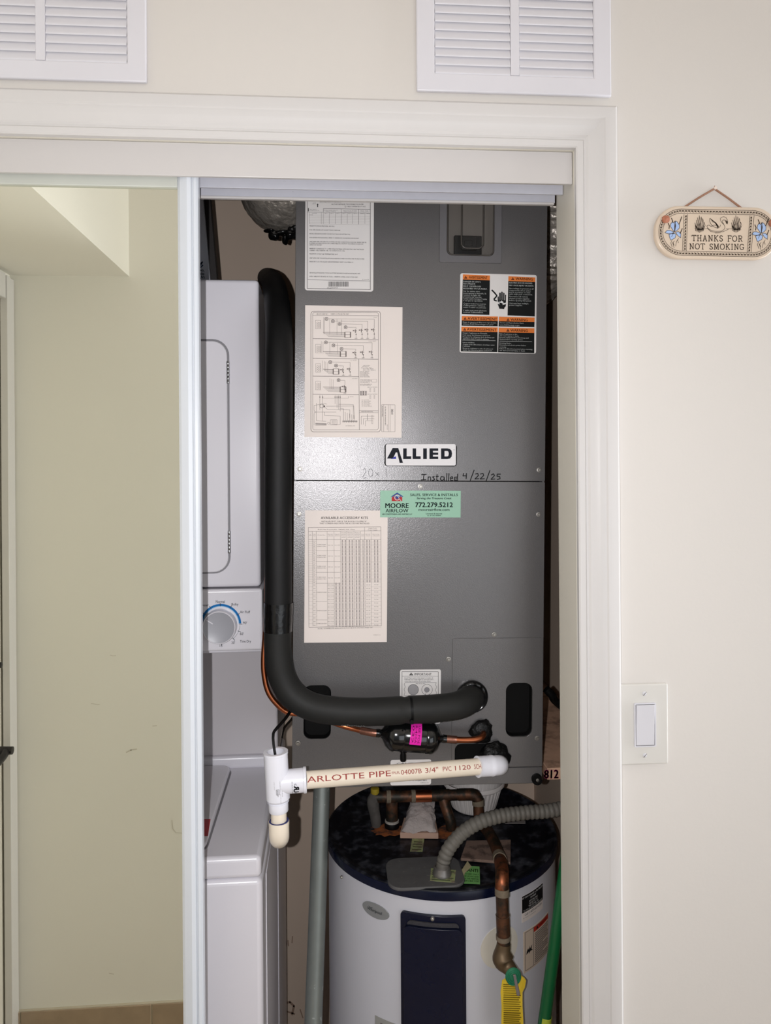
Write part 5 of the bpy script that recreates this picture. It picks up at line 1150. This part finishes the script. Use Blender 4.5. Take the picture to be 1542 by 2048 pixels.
# padding: a crumpled wedge leaning from the block up to the pipe
pd = thing('insulation_pad', on_z(838, 1660, ZT+.0125), 'crumpled dirty white padding slumped on the wood block', 'padding')
b = MB(); N1, N2 = 18, 18
f0, f1 = on_z(803, 1666, ZT+.013), on_z(872, 1664, ZT+.013); t0, t1 = W(822, 1603, 1.585), W(868, 1602, 1.585)
top = []; bot_ = []
for i in range(N1+1):
    for j in range(N2+1):
        s_, t_ = i/N1, j/N2; p = f0.lerp(f1, s_).lerp(t0.lerp(t1, s_), t_); n0 = mnoise.noise(p*55); n1_ = mnoise.noise(p*140)
        lift = .007*math.sin(min(1, t_*5+.35)*math.pi/2) + .006*math.sin(t_*math.pi)
        e = min(s_, 1-s_, t_, 1-t_); ed = min(1, e*6+.25)
        q = p + Vector((.004*n1_, .004*n0, lift*ed + .0045*n0 + .003*n1_)); b.v.append(q)
base = len(b.v)
for i in range(N1+1):
    for j in range(N2+1):
        s_, t_ = i/N1, j/N2; p = f0.lerp(f1, s_).lerp(t0.lerp(t1, s_), t_); b.v.append(Vector((p.x, p.y+.004, p.z-.001)))
w = N2+1
for i in range(N1):
    for j in range(N2):
        a = i*w+j; b.f.append([a, a+1, a+w+1, a+w]); b.f.append([base+a, base+a+w, base+a+w+1, base+a+1])
for j in range(N2): b.f.append([j, base+j, base+j+1, j+1]); a = N1*w+j; b.f.append([a, a+1, base+a+1, base+a])
for i in range(N1): a = i*w; b.f.append([a, a+w, base+a+w, base+a]); a = i*w+N2; b.f.append([a, base+a, base+a+w, a+w])
b.m = [0]*len(b.f)
b.build('batting', mat('dirty_white_batting', (176, 166, 162), 0.95, var=.2, vscale=60, bump=.8, bscale=120, bdist=.003), pd, smooth=60)
# ramekin
rc = on_z(947, 1634, ZT); RX, RY = W(947, 1600, 1.632).x, 1.632
rm = thing('ramekin', (RX, RY, ZT), 'white fluted ceramic ramekin on tank top behind copper pipes', 'bowl')
prof = [(0,.0008),(.046,.0008),(.048,.003),(.0495,.005),(.0625,.050),(.0665,.0515),(.0690,.054),(.0690,.060),(.0675,.0622),(.0655,.0615),(.0640,.058),(.0500,.009),(.045,.0075),(0,.0075)]
b = MB(); b.lathe(prof, 144, (RX, RY, ZT), (0,0,1))
kk_ = len(prof)
for i in range(144):
    for q in (4, 3, 2):
        v = b.v[i*kk_+q]; d = v - Vector((RX, RY, v.z)); fl_ = (.0012 if i % 4 < 2 else -.0010) if q != 2 else 0
        b.v[i*kk_+q] = v + d.normalized()*fl_
b.build('dish', mat('white_porcelain', (214, 208, 204), 0.22, var=.02), rm, smooth=35)

# ------------------------------------------------------------------ copper plumbing on the tank
cp = thing('copper_plumbing', (W(850, 1593, 1.545).x, 1.545, ZT), 'tarnished copper plumbing across the tank top and down its front', 'pipework')
YM = 1.545; RP = .0112
main = [W(748, 1594, YM), W(800, 1593, YM), W(870, 1591.5, YM), W(930, 1589, YM), W(948, 1590.5, YM-.001), W(956, 1600, YM-.003), W(957, 1622, YM-.006), W(959, 1640, YM-.012), W(966, 1650, 1.505), W(978, 1666, 1.470), W(990, 1690, 1.420), W(999, 1716, 1.368), W(1003.5, 1735, 1.318), W(1004, 1756, 1.290), W(1004, 1790, 1.283), W(1006, 1850, 1.282), W(1008, 1896, 1.282)]
mp, _o = pipe_obj('main_pipe', main, RP, M_oldcop, cp, 20, .008)
def mps(px, py):
    best = 0; bd2 = 1e9
    for i, p in enumerate(mp.p):
        d = p-CAM; x = CX+FPX*d.dot(_R)/d.dot(_F); y = CY-FPX*d.dot(_U)/d.dot(_F); e = (x-px)**2+(y-py)**2
        if e < bd2: bd2, best = e, mp.s[i]
    return best
def band(name, pxa, pxb, dr, m, wob=0, seed=0):
    b = MB(); mp.tube(b, RP, 20, d0=mps(*pxa), d1=mps(*pxb), rf=lambda d: RP+dr*.6, wob=wob*.8, seed=seed); return b.build(name, m, cp, smooth=50)
band('coupling', (826, 1592), (866, 1591.5), .0016, M_copper); band('solder_joint', (821, 1592), (828, 1592), .0028, M_solder, .0012, 1); band('solder_joint', (862, 1592), (866, 1592), .0024, M_solder, .0008, 2)
band('tee_fitting', (771, 1593), (788, 1593), .0020, M_oldcop); band('tee_fitting', (876, 1591), (896, 1590), .0020, M_oldcop); band('solder_joint', (776, 1593), (781, 1593), .0030, M_solder, .001, 9)
band('elbow_fitting', (915, 1589), (957, 1612), .0016, M_oldcop); band('solder_joint', (956.5, 1604), (957, 1609), .0028, M_solder, .0012, 3)
band('elbow_fitting', (1000, 1722), (1004, 1788), .0016, M_dullcop); band('solder_joint', (1004, 1783), (1004, 1791), .0026, M_solder, .0016, 4); band('solder_joint', (998, 1711), (1000, 1720), .0022, M_solder, .001, 5)
band('coupling', (1004.5, 1828), (1006.5, 1872), .0014, M_oldcop); band('solder_joint', (1004.5, 1826), (1005, 1832), .0026, M_solder, .0014, 6); band('solder_joint', (1006, 1868), (1007, 1880), .0026, M_solder, .0018, 7)
# risers from the tank
xr_ = W(784, 1640, 1.55).x; zc_ = W(780, 1593, YM).z
rs = MB().lathe([(.0145,0),(.0145,.012),(.0125,.013),(.0125,zc_-ZT)], 24, (xr_, 1.552, ZT), (0,0,1)).build('riser', M_oldcop, cp, smooth=40)
MB().lathe([(.0150,0),(.0148,.0035),(.0130,.0045),(.0128,0)], 24, (xr_, 1.552, ZT+.0125), (0,0,1)).build('thread_tape', mat('white_thread_tape', (150, 144, 136), 0.85, var=.3, vscale=200), rs, smooth=40)
MB().lathe([(.0150,0),(.0156,.003),(.0156,.010),(.0148,.0122)], 24, (xr_, 1.552, ZT+.0002), (0,0,1)).build('black_nipple', M_black, rs, smooth=40)
b = MB(); q0 = on_z(903, 1660, ZT); pipe_obj('riser', [(q0.x, q0.y, ZT), W(900, 1640, 1.53), W(890, 1610, 1.54), W(886, 1593, YM)], .0112, M_oldcop, cp, 18)
pipe_obj('elbow_branch', [W(752, 1594, YM), W(746, 1599, YM), W(748, 1620, YM+.004), W(752, 1640, YM+.006), W(753, 1650, YM+.008)], .0108, mat('crusted_pipe_wrap', (74, 70, 66), 0.9, var=.5, vscale=60, bump=.6, bscale=120), cp, 18, rf=lambda d: .0122-.05*max(0, d-.02), wob=.002, seed=3)
MB().lathe([(0,0),(.008,0),(.009,.002),(.009,.012),(.007,.013),(0,.013)], 20, W(750, 1588, YM), (0,0,1)).build('yellow_cap', mat('yellow_plastic', (150, 130, 34), 0.5, var=.3, vscale=90), cp, smooth=35)
# rust stains lie on the cap: part of the tank
M_rust = mat('orange_rust', (150, 82, 34), 0.9, var=.3, vscale=60, second=(70, 40, 26), sscale=45, sedge=(.45, .6))
def rust(cx_, cy_, rx_, ry_, seed):
    rn = random.Random(seed); q = on_z(cx_, cy_, ZT+.0004); n = 28
    pts = [(q.x+rx_*(1+.25*rn.uniform(-1, 1))*math.cos(2*math.pi*i/n), q.y+ry_*(1+.25*rn.uniform(-1, 1))*math.sin(2*math.pi*i/n), ZT+.0004) for i in range(n)]
    MB().add(pts + [(q.x, q.y, ZT+.0016)], [(i, (i+1) % n, n) for i in range(n)]).build('rust_stain', M_rust, wh, smooth=60, label='orange rust patch')
rust(778, 1660, .040, .024, 1); rust(898, 1664, .040, .026, 2)
# relief valve at the pipe's foot: body, green handle, lever; the yellow tag hangs from it
v0, v1 = W(1007, 1893, 1.282), W(1028, 1946, 1.262)
vb = MB(); vp = Path([W(1007.5, 1886, 1.282), W(1005, 1908, 1.281), W(1008, 1924, 1.278), W(1018, 1936, 1.271), W(1029, 1951, 1.258)], .003)
vp.tube(vb, .0165, 22, rf=lambda d: .0120 + .0065*math.exp(-((d-.026)/.011)**2) - .0022*max(0, (d-.045)/.02)); vbo = vb.build('valve_body', mat('aged_brass', (104, 86, 64), 0.5, .6, var=.3, vscale=60), cp, smooth=45)
hc = W(1027.5, 1956, 1.246); hb = MB()
for r_ in (.0125, .0098, .0070): hb.lathe([(r_-.0010,.0012),(r_-.0002,-.0004),(r_+.0008,.0012)], 28, hc, (0,1,0.05))
hb.lathe([(0,.0015),(.0125,.0015),(.0138,.004),(.0125,.0065),(0,.0065)], 28, hc, (0,1,0.05)); hb.v = [Vector((v.x, v.y, hc.z+(v.z-hc.z)*1.12)) for v in hb.v]
hb.build('green_handle', mat('green_valve_plastic', (38, 118, 84), 0.45, var=.2, vscale=80), vbo, smooth=35)
lp0, lp1 = W(1029, 1950, 1.240), W(1037, 1990, 1.236); b = MB(); d = (lp1-lp0); nx = Vector((d.z, 0, -d.x)).normalized()
b.add([lp0-nx*.0022, lp0+nx*.0022, lp1+nx*.0030, lp1+d*.08, lp1-nx*.0030] + [p+Vector((0,.003,0)) for p in (lp0-nx*.0022, lp0+nx*.0022, lp1+nx*.0030, lp1+d*.08, lp1-nx*.0030)], [(0,1,2,3,4),(9,8,7,6,5)]+[(i, (i+1) % 5, (i+1) % 5+5, i+5) for i in range(5)])
b.build('test_lever', mat('dull_zinc', (120, 112, 110), 0.5, .4, var=.2), vbo, bevel=.0006)
YG = 1.254
tg = thing('valve_tag', W(1026, 1980, YG), 'yellow printed paper tag hanging below the green valve handle', 'tag')
out = [(1004.5,1962),(1016,1954),(1022,1953),(1034,1953),(1042,1950),(1048,1955),(1052,1961),(1050,1975),(1045,1985),(1044.5,2010),(1046,2040),(1047,2100),(1002,2100),(1002.5,2045),(1003,2010),(1001.5,1985)]
def tag_place(x, y, h):
    p = W(x, y, YG); wv_ = .0015*math.sin((y-1950)*.06)+.001*math.sin((x-1000)*.1); return (p.x, YG+wv_-h, p.z)
b = MB(); n = len(out)
# a grid clipped to the outline keeps the paper gently waved
b.add([tag_place(x, y, 0) for x, y in out]+[tag_place(x, y, -.0004) for x, y in out], [list(range(n)), list(range(2*n-1, n-1, -1))]+[(i, (i+1) % n, (i+1) % n+n, i+n) for i in range(n)])
to = b.build('tag_paper', mat('yellow_tag_paper', (208, 176, 36), 0.6, var=.06), tg)
YT2 = YG-.0030
I = Ink(lambda x, y, h: (W(x, y, YT2).x, YT2-h, W(x, y, YT2).z))
I = Ink(lambda x, y, h: (lambda p: (p[0], p[1]-.0012, p[2]))(tag_place(x, y, h))); ky = ink((92, 74, 14))
for q in range(28):
    y = 1969+q*4.1; x1 = 1031 if q < 4 else (1041.5 - (q*7) % 5)
    I.rect(1006.5, y, x1, y+(2.0 if q > 12 else 1.4), ky, 2)
I.build('printing', to, label='dark olive lines of print')
# ------------------------------------------------------------------ corrugated conduit
cn = thing('flexible_conduit', on_z(885, 1745, ZT), 'gray corrugated flexible conduit arching from the tank cover', 'conduit')
cpth = Path([on_z(884, 1746, ZT+.005), W(886, 1728, 1.372), W(891, 1710, 1.372), W(904, 1688, 1.372), W(928, 1663, 1.375), W(962, 1643, 1.380), W(1005, 1631, 1.388), W(1055, 1625, 1.395), W(1112, 1619, 1.402), (.538, 1.42, .905)], .0011)
cpth.tube(MB(), .0125, 20, rf=lambda d: .0118 + .0016*(.5+.5*math.sin(2*math.pi*d/.0098))**.7 if d > .016 else .0128).build('corrugated_tube', mat('gray_conduit_plastic', (108, 104, 97), 0.55, spec=.3, var=.12, vscale=40, second=(96, 90, 84), sscale=40, sedge=(.55, .7)), cn, smooth=70)
MB().lathe([(0,0),(.0175,0),(.0178,.003),(.0165,.006),(.0150,.014),(.0128,.016)], 28, on_z(884, 1749, ZT+.005), (0,0,1)).build('conduit_connector', mat('zinc_connector', (132, 128, 124), 0.4, .7, var=.2), cn, smooth=35)

# ================================================================== OTHER PIPES, LUMBER, DUCTS
g1, g0 = W(643.5, 1577, 1.50), W(626.5, 2048, 1.40); dd = (g1-g0); ktop = (.988-g0.z)/dd.z; kbot = (0.0005-g0.z)/dd.z
gp = thing('galvanized_pipe', g0+dd*kbot, 'gray galvanized steel pipe leaning upright left of the tank', 'pipe')
pipe_obj('steel_tube', [g0+dd*kbot, g0+dd*.5, g0+dd*ktop], .0167, M_galv, gp, 28, .1)
gr = thing('green_pole', W(1090, 2000, 1.285), 'green pole leaning between the tank and the right jamb', 'pole')
p1, p0 = W(1125.5, 1771, 1.285), W(1088, 2048, 1.285); dd = p1-p0; kb_ = (.0005-p0.z)/dd.z; kt_ = (.527-p0.x)/dd.x
pipe_obj('shaft', [p0+dd*kb_, p0+dd*.5, p0+dd*kt_], .0108, mat('green_pole_plastic', (16, 92, 50), 0.3, var=.08), gr, 24, .2)
c = p0 + dd*.02; n = dd.normalized(); MB().lathe([(.0110,0),(.0114,.0005),(.0114,.016),(.0110,.0165)], 24, c + Vector((0,0,-.006)), n).build('yellow_band', mat('yellow_green_tape', (176, 186, 60), 0.5), gr, smooth=35)
lz0, lz1 = W(1095, 1560, 1.33).z, W(1095, 1536.5, 1.33).z; lxa = .393
lm = MB().box(lxa, 1.33, lz0, .5395, 1.94, lz1).build('lumber', M_wood, None, bevel=.001)
prop(lm, 'rough lumber stamped 812 beside the gray cabinet corner', 'lumber')
I = Ink(lambda x, y, h: (W(x, y, 1.33).x, 1.3298-h, W(x, y, 1.33).z)); kpu = ink((140, 36, 84)); I.text3('812', (1087.5, 1556.5), (1117, 1556), (1088, 1540), kpu, .05, 0); I.build('printing', lm, label='purple stamped numerals')
fd1 = thing('foil_duct', (-.09, 1.60, 2.45), 'crumpled silver foil duct above left of the gray cabinet', 'duct')
RB = .10; zc_ = W(577, 375, 1.6).z
fpth = Path([(-.088, 1.60, zc_), (-.02, 1.605, zc_), (.10, 1.615, zc_+.002), (.22, 1.62, zc_+.004)], .008)
fup = Path([(-.088, 1.60, zc_), (-.088, 1.60, zc_+.1), (-.088, 1.60, 2.455)], .008)
b = MB(); fpth.tube(b, RB, 44, rf=lambda d: RB+.0018*math.sin(2*math.pi*d/.028), wob=.004, seed=7); fup.tube(b, RB, 44, rf=lambda d: RB+.0018*math.sin(2*math.pi*d/.028), wob=.004, seed=7)
prf = [(RB*math.cos(math.radians(a))*(1+.012*math.sin(a*.9)), RB*math.sin(math.radians(a))) for a in range(-90, 91, 6)]
n0 = len(b.v); b.lathe(prf, 48, (-.088, 1.60, zc_), (.75, .0, .66))
for i in range(n0, len(b.v)): v = b.v[i]; b.v[i] = v + (v-Vector((-.088, 1.60, zc_))).normalized()*(.004*mnoise.noise(v*45)+.002*mnoise.noise(v*110)+.001)
b.build('foil_sleeve', M_foil, fd1, smooth=40)
for q, (x, y, rx, rz) in enumerate(((549, 471, .012, .0105), (563, 466, .020, .006), (570, 478, .006, .0115), (583, 470, .012, .010), (540, 462, .012, .004), (590, 458, .015, .012))):
    blob('mastic_drip', W(x, y, 1.575), (rx, .011, rz), M_tape, fd1, .35, 130, q, 3)
fd2 = thing('foil_duct', (.47, 1.94, 1.97), 'narrow foil duct glimpsed in the dark gap right of cabinet', 'duct')
f2 = Path([(.478, 1.52, 2.455), (.478, 1.52, 2.2), (.476, 1.52, 2.06), (.474, 1.55, 2.0), (.472, 1.64, 1.975), (.472, 1.949, 1.97)], .006)
b = MB(); f2.tube(b, .052, 32, rf=lambda d: .052+.003*math.sin(2*math.pi*d/.014), wob=.003, seed=2); b.build('foil_sleeve', M_foil, fd2, smooth=40)
# cords hanging at the back between washer and cabinet
M_cord2 = mat('brown_black_cable', (48, 40, 34), 0.5)
for i, (x0, x1, r_, lab) in enumerate(((552, 549, .0042, 'dark cable hanging beside the column, nearest the washer'), (560, 556, .0036, 'middle one of three dark cables hanging behind the wires'), (573, 563, .0032, 'dark cable bending toward the gray cabinet at its lower left'))):
    Yc = 1.884+.016*i
    t = thing('hanging_cable', W(x1, 1600, Yc), lab, 'cable')
    top_ = [(x0+14, 1420)] if i == 2 else [(x0-2, 1380), (x0, 1420)]
    pts = [W(x, y, Yc) for x, y in (top_ + [((x0+x1)/2, 1460), (x1, 1500), (x1-1, 1600), (x1+3, 1800), (x1+2, 2046)])]
    if i == 2: pts = [W(592, 1425, 1.84), W(582, 1440, 1.87)] + [W(x, y, Yc) for x, y in ((569, 1455), (563, 1475), (562, 1500), (561, 1600), (564, 1800), (562, 2046))]
    pts.append(pts[-1] + Vector((0, 0, -.25))); last = pts[-1].copy(); last.z = .003; pts.append(last)
    pipe_obj('cord', pts, r_, M_cord2, t, 8, .03)
bh = thing('black_hose', W(1105, 1392, 1.36), 'short black hose between cabinet side and right wall', 'hose')
pipe_obj('tube', [W(1092, 1378, 1.36), W(1105, 1392, 1.36), W(1118, 1408, 1.37), (.535, 1.40, 1.02)], .0075, M_black, bh, 14)
